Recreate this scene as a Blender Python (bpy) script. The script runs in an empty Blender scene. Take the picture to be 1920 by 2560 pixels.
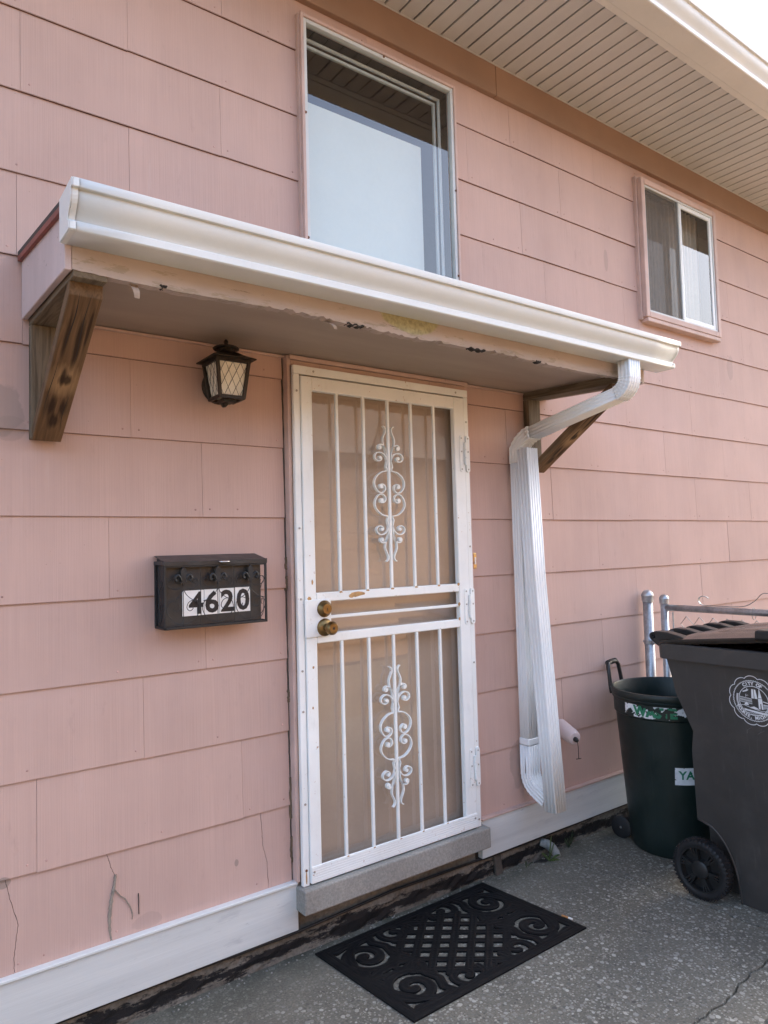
import bpy, math, random
import numpy as np
from mathutils import Vector, Matrix
random.seed(7)
rng = np.random.RandomState(5)
PI = math.pi
SC = bpy.context.scene
COL = SC.collection

# ------------------------------------------------------------------ camera
cam_d = bpy.data.cameras.new('camera')
cam = bpy.data.objects.new('camera', cam_d)
COL.objects.link(cam)
yaw, pitch, roll = math.radians(36.543), math.radians(3.096), math.radians(-1.55)
fw = Vector((math.sin(yaw)*math.cos(pitch), math.cos(yaw)*math.cos(pitch), math.sin(pitch)))
rt = Vector((math.cos(yaw), -math.sin(yaw), 0))
up = rt.cross(fw)
r2 = rt*math.cos(roll) + up*math.sin(roll)
u2 = -rt*math.sin(roll) + up*math.cos(roll)
cam.matrix_world = Matrix(((r2.x, u2.x, -fw.x, 0), (r2.y, u2.y, -fw.y, -2.5688), (r2.z, u2.z, -fw.z, 1.59), (0, 0, 0, 1)))
cam_d.sensor_fit = 'HORIZONTAL'
cam_d.sensor_width = 36
cam_d.lens = 1789.24/1920*36
cam_d.clip_start = 0.05
cam_d.clip_end = 500
SC.camera = cam

# ------------------------------------------------------------------ sky, sun, exposure
SUN_AZ, SUN_EL = math.radians(68), math.radians(34)      # azimuth from +Y towards +X
w = bpy.data.worlds.new('World')
SC.world = w
w.use_nodes = True
nt = w.node_tree
sky = nt.nodes.new('ShaderNodeTexSky')
sky.sky_type = 'NISHITA'
sky.sun_disc = False
sky.sun_elevation = SUN_EL
sky.sun_rotation = SUN_AZ
sky.altitude = 0
sky.air_density = 1.0
sky.dust_density = 7.0
sky.ozone_density = 1.0
bg = nt.nodes['Background']
nt.links.new(sky.outputs['Color'], bg.inputs['Color'])
bg.inputs['Strength'].default_value = 0.15
sd = bpy.data.lights.new('sun', 'SUN')
sd.energy = 1.0
sd.angle = math.radians(12)
sd.color = (1.0, 0.90, 0.77)
sun = bpy.data.objects.new('sun', sd)
COL.objects.link(sun)
sdir = Vector((math.sin(SUN_AZ)*math.cos(SUN_EL), math.cos(SUN_AZ)*math.cos(SUN_EL), math.sin(SUN_EL)))
sun.rotation_euler = (-sdir).to_track_quat('-Z', 'Y').to_euler()
sun.location = sdir*20
SC.view_settings.view_transform = 'Standard'
SC.view_settings.look = 'None'
SC.view_settings.gamma = 1.0
SC.view_settings.use_curve_mapping = False
SC.view_settings.exposure = 2.72
SC.cycles.max_bounces = 10
SC.cycles.transparent_max_bounces = 12

# ------------------------------------------------------------------ materials
class NT:
    def __init__(s, m):
        m.use_nodes = True
        s.t = m.node_tree
        s.b = s.t.nodes['Principled BSDF']
        s.out = s.t.nodes['Material Output']
        s.pos = s.n('ShaderNodeNewGeometry').outputs['Position']
    def n(s, typ, **kw):
        x = s.t.nodes.new(typ)
        for k, v in kw.items():
            setattr(x, k, v)
        return x
    def l(s, a, b):
        s.t.links.new(a, b)
    def setin(s, sock, v):
        if hasattr(v, 'links') or isinstance(v, bpy.types.NodeSocket):
            s.l(v, sock)
        elif isinstance(v, (tuple, list)) and len(v) == 3 and sock.type == 'RGBA':
            sock.default_value = (*v, 1)
        else:
            sock.default_value = v
    def scaled(s, sc, off=(0, 0, 0)):
        m = s.n('ShaderNodeMapping')
        m.inputs['Scale'].default_value = sc
        m.inputs['Location'].default_value = off
        s.l(s.pos, m.inputs['Vector'])
        return m.outputs[0]
    def noise(s, scale, detail=4, rough=.55, vec=None, dist=0):
        x = s.n('ShaderNodeTexNoise')
        x.inputs['Scale'].default_value = scale
        x.inputs['Detail'].default_value = detail
        x.inputs['Roughness'].default_value = rough
        x.inputs['Distortion'].default_value = dist
        s.l(vec if vec is not None else s.pos, x.inputs['Vector'])
        return x.outputs['Fac']
    def vor(s, scale, feature='F1', vec=None, out='Distance'):
        x = s.n('ShaderNodeTexVoronoi', feature=feature)
        x.inputs['Scale'].default_value = scale
        s.l(vec if vec is not None else s.pos, x.inputs['Vector'])
        return x.outputs[out]
    def ramp(s, fac, lo, hi, a=0., b=1.):
        x = s.n('ShaderNodeMapRange')
        s.setin(x.inputs[0], fac)
        for i, v in enumerate((lo, hi, a, b)):
            x.inputs[1+i].default_value = v
        return x.outputs[0]
    def m(s, op, a, b=0., c=0.):
        x = s.n('ShaderNodeMath', operation=op)
        s.setin(x.inputs[0], a)
        s.setin(x.inputs[1], b)
        s.setin(x.inputs[2], c)
        return x.outputs[0]
    def mix(s, fac, a, b):
        x = s.n('ShaderNodeMix', data_type='RGBA')
        s.setin(x.inputs[0], fac)
        s.setin(x.inputs[6], a)
        s.setin(x.inputs[7], b)
        return x.outputs[2]
    def mulc(s, col, v):
        x = s.n('ShaderNodeVectorMath', operation='SCALE')
        s.setin(x.inputs[0], col) if isinstance(col, bpy.types.NodeSocket) else setattr(x.inputs[0], 'default_value', col)
        s.setin(x.inputs['Scale'], v)
        return x.outputs[0]
    def xyz(s):
        x = s.n('ShaderNodeSeparateXYZ')
        s.l(s.pos, x.inputs[0])
        return x.outputs
    def blob(s, c, r, nscale=8, namp=.5):
        """1 inside a ragged blob about the point c of radius r (per axis)"""
        m = s.n('ShaderNodeMapping')
        m.vector_type = 'POINT'
        m.inputs['Scale'].default_value = [1/v for v in r]
        m.inputs['Location'].default_value = [-a/v for a, v in zip(c, r)]
        s.l(s.pos, m.inputs['Vector'])
        ln = s.n('ShaderNodeVectorMath', operation='LENGTH')
        s.l(m.outputs[0], ln.inputs[0])
        d = s.m('ADD', ln.outputs['Value'], s.m('MULTIPLY', s.m('SUBTRACT', s.noise(nscale, 5), .5), namp*2))
        return s.ramp(d, 1.05, .95)
    def bump(s, h, strength=.3, dist=.002, prev=None):
        x = s.n('ShaderNodeBump')
        x.inputs['Strength'].default_value = strength
        x.inputs['Distance'].default_value = dist
        s.l(h, x.inputs['Height'])
        if prev is not None:
            s.l(prev, x.inputs['Normal'])
        return x.outputs[0]
    def fin(s, col=None, rough=None, normal=None, metal=None, spec=None):
        if col is not None: s.setin(s.b.inputs['Base Color'], col)
        if rough is not None: s.setin(s.b.inputs['Roughness'], rough)
        if metal is not None: s.setin(s.b.inputs['Metallic'], metal)
        if spec is not None: s.setin(s.b.inputs['Specular IOR Level'], spec)
        if normal is not None: s.l(normal, s.b.inputs['Normal'])

MATS = {}
def newmat(name):
    m = bpy.data.materials.new(name)
    MATS[name] = m
    return m, NT(m)

def plain(name, col, rough=.5, metal=0., var=.12, scale=6., bump=.15, bscale=60., spec=.5, rvar=.1):
    m, k = newmat(name)
    n1 = k.noise(scale, 5)
    n2 = k.noise(bscale, 4)
    v = k.m('ADD', k.ramp(n1, .3, .7, 1-var, 1+var), k.ramp(n2, .3, .7, -var*.4, var*.4))
    k.fin(k.mulc(col, v), k.ramp(n1, .3, .7, rough-rvar, rough+rvar), k.bump(n2, bump, .002), metal, spec)
    return m

# pink asbestos-cement siding with fine combed vertical grain, wear and patches of lost paint
m, k = newmat('pink_siding')
PINK = (.545, .376, .320)
oi = k.n('ShaderNodeObjectInfo')
v = k.ramp(oi.outputs['Random'], 0, 1, .965, 1.035)
big = k.noise(1.6, 4)
v = k.m('MULTIPLY', v, k.ramp(big, .3, .7, .93, 1.06))
streak = k.noise(1, 4, .6, k.scaled((9, 9, 1.2)))
v = k.m('MULTIPLY', v, k.ramp(streak, .3, .75, 1.035, .96))
grain = k.noise(1, 2, .5, k.scaled((300, 1, 2.5)))
v = k.m('MULTIPLY', v, k.ramp(grain, .3, .7, .965, 1.03))
c = k.mulc(PINK, v)
fade = k.ramp(k.noise(2.3, 5, .6), .5, .72)
c = k.mix(k.m('MULTIPLY', fade, .22), c, (.58, .42, .39))
dirt = k.ramp(k.noise(1, 6, .7, k.scaled((14, 14, 5))), .60, .76)
c = k.mix(k.m('MULTIPLY', dirt, .22), c, (.24, .17, .14))
run = k.m('MULTIPLY', k.ramp(k.noise(1, 5, .6, k.scaled((38, 38, 2.2))), .60, .72), k.ramp(k.noise(3.1, 3), .48, .62))
c = k.mix(k.m('MULTIPLY', run, .20), c, (.66, .52, .48))
speck = k.m('MULTIPLY', k.ramp(k.vor(38), .06, .045), k.ramp(k.noise(9), .55, .62))
c = k.mix(k.m('MULTIPLY', speck, .6), c, (.22, .15, .13))
for cc, rr, al in (((.37, 0, 2.08), (.075, .2, .085), .45), ((.40, 0, 2.02), (.05, .2, .04), .3), ((.835, 0, .33), (.05, .2, .025), .22),
                   ((1.17, 0, .43), (.008, .2, .013), .7), ((2.70, 0, .50), (.05, .2, .11), .4), ((3.62, 0, 3.30), (.02, .2, .07), .35),
                   ((5.02, 0, 2.83), (.04, .2, .09), .3), ((.385, 0, .585), (.025, .2, .02), .8)):
    c = k.mix(k.m('MULTIPLY', k.blob(cc, rr, 14, .5), al), c, (.30, .235, .20))
nb = k.bump(grain, .30, .0018)
nb = k.bump(k.noise(35, 5), .12, .002, nb)
k.fin(c, .72, nb, spec=.25)

m, k = newmat('casing_paint')          # pink trim paint over old wood, cracked
c = k.mulc((.57, .41, .355), k.ramp(k.noise(7, 5), .3, .7, .88, 1.1))
cr = k.ramp(k.noise(1, 6, .7, k.scaled((60, 60, 4))), .62, .70)
c = k.mix(k.m('MULTIPLY', cr, .6), c, (.16, .12, .10))
k.fin(c, .6, k.bump(k.noise(1, 5, .6, k.scaled((90, 90, 8))), .4, .003), spec=.3)

m, k = newmat('frieze_paint')
c = k.mulc((.31, .195, .135), k.ramp(k.noise(3, 5), .3, .7, .9, 1.08))
k.fin(c, .65, k.bump(k.noise(1, 5, .6, k.scaled((4, 40, 60))), .25, .002), spec=.3)

m, k = newmat('canopy_paint')          # beige-pink paint, cracked and peeling along the lower edge
X_, Y_, Z_ = k.xyz()
c = k.mulc((.46, .375, .325), k.ramp(k.noise(3.5, 5), .3, .7, .9, 1.08))
low = k.ramp(Z_, 2.43, 2.37)
pn = k.noise(1, 7, .7, k.scaled((9, 9, 42)))
peel = k.ramp(k.m('ADD', pn, k.m('MULTIPLY', low, .12)), .66, .69)
c = k.mix(k.m('MULTIPLY', peel, .75), c, (.35, .29, .22))
crk = k.ramp(k.noise(1, 6, .75, k.scaled((5, 5, 75)), .6), .635, .655)
c = k.mix(k.m('MULTIPLY', k.m('MULTIPLY', crk, low), .85), c, (.06, .05, .045))
vc = k.m('MULTIPLY', k.ramp(k.noise(1, 3, .5, k.scaled((24, 24, 2))), .70, .715), low)
c = k.mix(k.m('MULTIPLY', vc, .7), c, (.07, .055, .05))
c = k.mix(k.blob((1.60, -.6, 2.425), (.135, .2, .058), 7, .22), c, k.mulc((.43, .39, .22), k.ramp(k.noise(60, 4), .35, .65, .7, 1.15)))
k.fin(c, .6, k.bump(pn, .5, .003, k.bump(k.noise(70, 4), .2, .002)), spec=.3)

m, k = newmat('canopy_side_paint')     # pale lilac-pink board
c = k.mulc((.54, .435, .42), k.ramp(k.noise(1, 5, .6, k.scaled((6, 6, 2))), .3, .7, .86, 1.08))
crk = k.ramp(k.noise(1, 6, .7, k.scaled((30, 12, 30)), .5), .66, .68)
c = k.mix(k.m('MULTIPLY', crk, .7), c, (.12, .09, .08))
k.fin(c, .6, k.bump(k.noise(40, 5), .3, .002), spec=.3)

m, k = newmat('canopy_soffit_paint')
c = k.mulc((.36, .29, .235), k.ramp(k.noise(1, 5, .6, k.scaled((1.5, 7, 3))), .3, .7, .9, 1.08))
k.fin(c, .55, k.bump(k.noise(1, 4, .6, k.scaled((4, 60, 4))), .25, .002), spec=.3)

def white_paint(name, col, rough=.4, rust=.0, var=.06, brush=None, spec=.5, dirt=.2):
    m, k = newmat(name)
    c = k.mulc(col, k.ramp(k.noise(4, 5), .3, .7, 1-var, 1+var))
    d = k.ramp(k.noise(1, 6, .7, k.scaled((25, 25, 8))), .56, .78)
    c = k.mix(k.m('MULTIPLY', d, dirt), c, (.45, .43, .38))
    if rust:
        r = k.m('MULTIPLY', k.ramp(k.noise(55, 4, .6), .66, .72), k.ramp(k.noise(5.5, 3), .50, .58))
        c = k.mix(k.m('MULTIPLY', r, rust), c, (.36, .17, .06))
    h = k.noise(1, 4, .6, k.scaled(brush)) if brush else k.noise(90, 3)
    k.fin(c, rough, k.bump(h, .2, .0012), spec=spec)
    return m
white_paint('door_paint', (.85, .87, .85), .38, .9)
white_paint('gutter_white', (.69, .71, .69), .33, 0, .03, dirt=.07)
white_paint('downspout_white', (.84, .86, .86), .36, 0, .03, dirt=.05)
white_paint('window_metal', (.60, .62, .61), .42, .3, .1)
white_paint('window_vinyl', (.78, .80, .80), .4, 0, .04)
white_paint('soffit_vinyl', (.55, .535, .52), .5, 0, .05)
white_paint('eave_white', (.72, .70, .66), .42, 0, .05)

m, k = newmat('skirt_paint')           # whitewashed board, brushed grain and scuffs
c = k.mulc((.64, .655, .635), k.ramp(k.noise(1, 5, .6, k.scaled((1.2, 10, 26))), .3, .7, .88, 1.07))
d = k.ramp(k.noise(1, 6, .7, k.scaled((5, 20, 22))), .60, .76)
c = k.mix(k.m('MULTIPLY', d, .4), c, (.30, .32, .35))
sc_ = k.m('MULTIPLY', k.ramp(k.noise(1, 5, .7, k.scaled((14, 20, 90))), .66, .7), k.ramp(k.noise(6), .5, .6))
c = k.mix(k.m('MULTIPLY', sc_, .6), c, (.2, .2, .21))
k.fin(c, .6, k.bump(k.noise(1, 5, .6, k.scaled((4, 60, 110))), .3, .002), spec=.3)

# weathered treated lumber: grain along local Z of the generated coordinates
def wood(name, col, dark, sc, stain=.55, knots=False):
    m, k = newmat(name)
    tc = k.n('ShaderNodeTexCoord').outputs['Object']
    mp = k.n('ShaderNodeMapping')
    mp.inputs['Scale'].default_value = sc
    k.l(tc, mp.inputs['Vector'])
    wv = k.noise(1, 5, .6, mp.outputs[0], 1.2)
    c = k.mix(k.ramp(wv, .35, .65), tuple(v*.62 for v in col), col)
    mp2 = k.n('ShaderNodeMapping')
    mp2.inputs['Scale'].default_value = tuple(v*.22 for v in sc)
    k.l(tc, mp2.inputs['Vector'])
    st = k.ramp(k.noise(1, 4, .55, mp2.outputs[0], 1.6), .5, .60)
    c = k.mix(k.m('MULTIPLY', st, stain), c, dark)
    kn = k.ramp(k.noise(6.5, 2, .5, tc, 1.0), .66, .70)
    c = k.mix(k.m('MULTIPLY', kn, .8), c, (.035, .022, .015))
    if knots:
        sx_ = k.n('ShaderNodeSeparateXYZ'); k.l(tc, sx_.inputs[0])
        wob_ = k.m('MULTIPLY', k.m('SUBTRACT', k.noise(1, 5, .65, mp.outputs[0]), .5), 2.0)
        def ell_(cx_, cz_, rx_, rz_, soft=.38):
            a_ = k.m('POWER', k.m('DIVIDE', k.m('SUBTRACT', sx_.outputs[0], cx_), rx_), 2.0)
            b_ = k.m('POWER', k.m('DIVIDE', k.m('SUBTRACT', sx_.outputs[2], cz_), rz_), 2.0)
            return k.ramp(k.m('ADD', k.m('SQRT', k.m('ADD', a_, b_)), wob_), 1+soft, 1-soft)
        halo = ell_(.004, .265, .038, .06, .4)
        c = k.mix(k.m('MULTIPLY', halo, .55), c, (.46, .30, .16))
        for e_ in ((.006, .27, .019, .020), (-.002, .285, .008, .035), (.004, .09, .016, .032), (-.014, .155, .012, .045), (.018, .15, .010, .042), (.012, .42, .009, .085), (-.022, .45, .006, .10), (.030, .48, .004, .08)):
            c = k.mix(k.m('MULTIPLY', ell_(*e_), .88), c, (.032, .019, .012))
    k.fin(c, .75, k.bump(wv, .5, .003), spec=.2)
    return m
wood('bracket_wood', (.19, .115, .062), (.07, .045, .028), (70, 70, 5), .5, True)
wood('bracket_wood_grey', (.20, .155, .105), (.06, .045, .03), (80, 80, 6), .65)

# exposed-aggregate concrete
m, k = newmat('aggregate_concrete')
X_, Y_, Z_ = k.xyz()
base = k.mulc((.155, .142, .112), k.ramp(k.noise(2.2, 6, .6), .3, .7, .72, 1.22))
base = k.mulc(base, k.ramp(k.noise(140, 3), .3, .7, .75, 1.25))
smooth_ = k.ramp(k.m('ADD', k.ramp(Y_, -.75, -.05), k.m('MULTIPLY', k.m('SUBTRACT', k.noise(2.5, 4), .5), 1.6)), .55, .95)
wob = k.n('ShaderNodeVectorMath', operation='ADD')
k.l(k.pos, wob.inputs[0])
nz = k.n('ShaderNodeTexNoise'); nz.inputs['Scale'].default_value = 60
k.l(k.pos, nz.inputs['Vector'])
ns = k.n('ShaderNodeVectorMath', operation='SCALE'); ns.inputs['Scale'].default_value = .008
k.l(nz.outputs['Color'], ns.inputs[0]); k.l(ns.outputs[0], wob.inputs[1])
def stones(scale, lo, hi, thr):
    x = k.n('ShaderNodeTexVoronoi', feature='F1'); x.inputs['Scale'].default_value = scale
    k.l(wob.outputs[0], x.inputs['Vector'])
    sp = k.n('ShaderNodeSeparateColor'); k.l(x.outputs['Color'], sp.inputs[0])
    size = k.ramp(sp.outputs[0], 0, 1, lo, hi)
    msk = k.ramp(k.m('SUBTRACT', size, x.outputs['Distance']), 0, .06)
    return k.m('MULTIPLY', msk, k.m('GREATER_THAN', sp.outputs[2], thr)), sp.outputs[1]
s1, c1 = stones(54, .16, .56, .22)
s2, c2 = stones(100, .25, .62, .12)
keep = k.ramp(smooth_, 0, 1, 1, .42)
col2 = k.mulc((.30, .285, .235), k.ramp(c2, 0, 1, .25, 1.3))
c = k.mix(k.m('MULTIPLY', k.m('MULTIPLY', s2, keep), .75), base, col2)
col1 = k.mulc((.34, .325, .275), k.ramp(c1, 0, 1, .25, 1.4))
c = k.mix(k.m('MULTIPLY', k.m('MULTIPLY', s1, keep), .85), c, col1)
stain = k.ramp(k.noise(1.1, 5, .6), .48, .66)
c = k.mix(k.m('MULTIPLY', stain, .5), c, k.mulc(c, .5))
st2 = k.ramp(k.noise(.55, 5, .65), .52, .60)
c = k.mix(k.m('MULTIPLY', st2, .3), c, k.mulc(c, 1.5))
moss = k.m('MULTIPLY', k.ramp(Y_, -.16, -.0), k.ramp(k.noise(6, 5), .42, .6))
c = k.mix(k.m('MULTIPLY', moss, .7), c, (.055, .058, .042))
c = k.mix(k.m('MULTIPLY', k.blob((2.45, -1.35, 0), (.05, .035, .2), 20, .5), .7), c, (.05, .05, .048))
h = k.m('ADD', k.m('MULTIPLY', k.m('MULTIPLY', s1, keep), .6), k.m('MULTIPLY', k.noise(120, 4), .5))
k.fin(c, .85, k.bump(h, .55, .004), spec=.25)

m, k = newmat('foundation_tar')        # parged block with flaking black tar
X_, Y_, Z_ = k.xyz()
c = k.mulc((.19, .168, .138), k.ramp(k.noise(5, 6, .65), .3, .7, .6, 1.25))
c = k.mulc(c, k.ramp(k.noise(70, 4), .3, .7, .75, 1.25))
tn = k.m('ADD', k.m('MULTIPLY', k.noise(1, 8, .72, k.scaled((5, 5, 24))), .8), k.m('MULTIPLY', k.noise(85, 5, .7), .2))
band = k.m('SUBTRACT', 1.0, k.m('MULTIPLY', k.m('ABSOLUTE', k.m('SUBTRACT', Z_, .038)), 17.0))
tar = k.ramp(k.m('ADD', tn, k.m('MULTIPLY', band, .24)), .60, .66)
c = k.mix(tar, c, (.012, .012, .013))
k.fin(c, k.ramp(tar, 0, 1, .9, .6), k.bump(tn, .8, .006, k.bump(k.noise(90), .4, .003)), spec=.3)

m, k = newmat('stone_sill')
c = k.mulc((.30, .285, .255), k.ramp(k.noise(120, 4), .3, .7, .82, 1.18))
c = k.mulc(c, k.ramp(k.noise(4, 5), .3, .7, .88, 1.1))
k.fin(c, .85, k.bump(k.noise(220, 3), .5, .0015), spec=.25)

def glass(name, f0=.09, tint=(.9, .95, .95), rough=0.0):
    """thin pane: Schlick reflection over clear transmission, the same from both sides"""
    m, k = newmat(name)
    gm = k.n('ShaderNodeNewGeometry')
    dt = k.n('ShaderNodeVectorMath', operation='DOT_PRODUCT')
    k.l(gm.outputs['Normal'], dt.inputs[0]); k.l(gm.outputs['Incoming'], dt.inputs[1])
    om = k.m('SUBTRACT', 1.0, k.m('ABSOLUTE', dt.outputs['Value']))
    fr = k.m('ADD', f0, k.m('MULTIPLY', k.m('POWER', om, 5.0), 1-f0))
    tr = k.n('ShaderNodeBsdfTransparent'); tr.inputs['Color'].default_value = (*tint, 1)
    gl = k.n('ShaderNodeBsdfGlossy'); gl.inputs['Roughness'].default_value = rough
    gl.inputs['Color'].default_value = (1, 1, 1, 1)
    k.l(k.bump(k.noise(2.2, 2), .05, .003), gl.inputs['Normal'])
    mx = k.n('ShaderNodeMixShader')
    k.l(fr, mx.inputs[0]); k.l(tr.outputs[0], mx.inputs[1]); k.l(gl.outputs[0], mx.inputs[2])
    k.l(mx.outputs[0], k.out.inputs['Surface'])
    return m
glass('window_glass', .105, (.88, .92, .92))
glass('storm_glass', .075, (.94, .94, .93), .015)

m, k = newmat('insect_screen')
tr = k.n('ShaderNodeBsdfTransparent')
df = k.n('ShaderNodeBsdfDiffuse'); k.l(k.mulc((.17, .15, .13), k.ramp(k.noise(260, 2), .3, .7, .5, 1.6)), df.inputs['Color'])
mx = k.n('ShaderNodeMixShader'); mx.inputs[0].default_value = .62
k.l(tr.outputs[0], mx.inputs[1]); k.l(df.outputs[0], mx.inputs[2]); k.l(mx.outputs[0], k.out.inputs['Surface'])

plain('inner_door_paint', (.49, .385, .305), .45, 0, .05, 3, .05)
plain('roller_shade', (.66, .68, .63), .7, 0, .03, 3, .05)
plain('curtain_cloth', (.42, .36, .30), .85, 0, .1, 8, .2)
plain('dark_gap', (.03, .026, .022), .9, 0, .3, 30, .3)
plain('interior', (.22, .22, .21), .8)
plain('lantern_metal', (.033, .026, .02), .45, .5, .3, 30, .2, 140)
plain('black_iron', (.022, .023, .024), .5, .2, .25, 25, .25, 120)
plain('mail_box_metal', (.030, .031, .032), .42, .1, .35, 14, .25, 60)
plain('frosted_pane', (.80, .76, .64), .55, 0, .08, 20, .1)
plain('tile_white', (.83, .83, .81), .3, 0, .03)
plain('ink_black', (.012, .013, .016), .4)
plain('chrome', (.75, .75, .75), .18, 1.0, .05)
plain('brass', (.24, .155, .065), .40, 1.0, .35, 25, .25, 80)
plain('brass_bright', (.62, .45, .18), .3, 1.0, .2, 30, .1, 80)
plain('screw_steel', (.45, .44, .42), .4, .9, .2)
plain('rust_screw', (.16, .07, .035), .8, 0, .3, 80)
plain('galvanized', (.44, .45, .46), .42, .75, .28, 22, .25, 90, rvar=.14)
plain('wire_steel', (.36, .35, .33), .45, .8, .25, 40)
m, k = newmat('rubber_mat')
c = k.mulc((.005, .0052, .006), k.ramp(k.noise(4, 5), .3, .7, .85, 1.15))
st_ = k.m('MULTIPLY', k.ramp(k.noise(1, 5, .65, k.scaled((55, 55, 3))), .56, .74), k.ramp(k.noise(3.2, 4), .42, .66))
c = k.mix(k.m('MULTIPLY', st_, 0.35), c, (0.045, 0.043, 0.038))
du_ = k.ramp(k.noise(7, 6, .7), .5, .8)
c = k.mix(k.m('MULTIPLY', du_, 0.35*.5), c, (0.045, 0.043, 0.038))
k.fin(c, k.ramp(k.noise(9, 4), .3, .7, 0.6-.08, 0.6+.12), k.bump(k.noise(190, 3), .15, .0015), spec=.22)
plain('tyre_rubber', (.010, .010, .011), .62, 0, .3, 30, .3, 150)
m, k = newmat('cart_plastic')
c = k.mulc((0.046, 0.042, 0.039), k.ramp(k.noise(4, 5), .3, .7, .85, 1.15))
st_ = k.m('MULTIPLY', k.ramp(k.noise(1, 5, .65, k.scaled((55, 55, 3))), .56, .74), k.ramp(k.noise(3.2, 4), .42, .66))
c = k.mix(k.m('MULTIPLY', st_, 0.45), c, (0.13, 0.125, 0.115))
du_ = k.ramp(k.noise(7, 6, .7), .5, .8)
c = k.mix(k.m('MULTIPLY', du_, 0.45*.5), c, (0.13, 0.125, 0.115))
k.fin(c, k.ramp(k.noise(9, 4), .3, .7, 0.48-.08, 0.48+.12), k.bump(k.noise(190, 3), .15, .0015))
plain('cart_lid_plastic', (.034, .027, .022), .2, 0, .2, 6, .15, 60)
plain('black_plastic', (.013, .013, .013), .42, 0, .2, 10, .2, 120)
m, k = newmat('can_plastic')
c = k.mulc((0.008, 0.017, 0.015), k.ramp(k.noise(4, 5), .3, .7, .85, 1.15))
st_ = k.m('MULTIPLY', k.ramp(k.noise(1, 5, .65, k.scaled((55, 55, 3))), .56, .74), k.ramp(k.noise(3.2, 4), .42, .66))
c = k.mix(k.m('MULTIPLY', st_, 0.35), c, (0.07, 0.075, 0.07))
du_ = k.ramp(k.noise(7, 6, .7), .5, .8)
c = k.mix(k.m('MULTIPLY', du_, 0.35*.5), c, (0.07, 0.075, 0.07))
k.fin(c, k.ramp(k.noise(9, 4), .3, .7, 0.4-.08, 0.4+.12), k.bump(k.noise(190, 3), .15, .0015))
plain('can_inside', (.035, .036, .036), .6, 0, .6, 22, .2, 80)
plain('print_white', (.72, .74, .76), .5, 0, .08, 40)
plain('print_green', (.02, .19, .095), .5, 0, .1, 40)
plain('trash_bag', (.02, .010, .009), .3, 0, .4, 20, .5, 25)
plain('foam_cover', (.56, .47, .46), .7, 0, .08, 8, .15, 200)
plain('cable_black', (.010, .010, .010), .5)
plain('pipe_pale', (.25, .26, .25), .8, 0, .4, 30, .6, 70)
plain('old_stake', (.085, .07, .055), .9, 0, .3, 15, .5, 50)
plain('leaf_green', (.075, .125, .035), .55, 0, .3, 30, .2)
plain('leaf_dark', (.035, .07, .025), .55, 0, .3, 30, .2)
plain('soil', (.05, .042, .033), .95, 0, .4, 40, .8, 90)
plain('painted_lap_shade', (.15, .085, .075), .9, 0, .25, 30)
plain('groove_grey', (.20, .19, .18), .7)
plain('putty', (.27, .235, .195), .9, 0, .2, 40, .5, 120)
plain('butt_filter', (.50, .22, .07), .8)
plain('butt_paper', (.8, .78, .72), .8)
plain('red_drip_edge', (.20, .055, .04), .6, 0, .35, 12, .4, 60)
plain('roof_shingle', (.06, .05, .045), .9, 0, .3, 60, .8, 90)
plain('far_ground', (.095, .070, .032), .95, 0, .35, 1.5, .6, 60)
plain('neighbour_siding', (.30, .165, .075), .6, 0, .05, 3, .1)  # orange-tan chosen to throw warm bounce under canopy and eave
plain('neighbour_roof', (.10, .09, .085), .9, 0, .2, 20, .5)
plain('peel_flake', (.40, .33, .28), .7, 0, .08)

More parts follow.
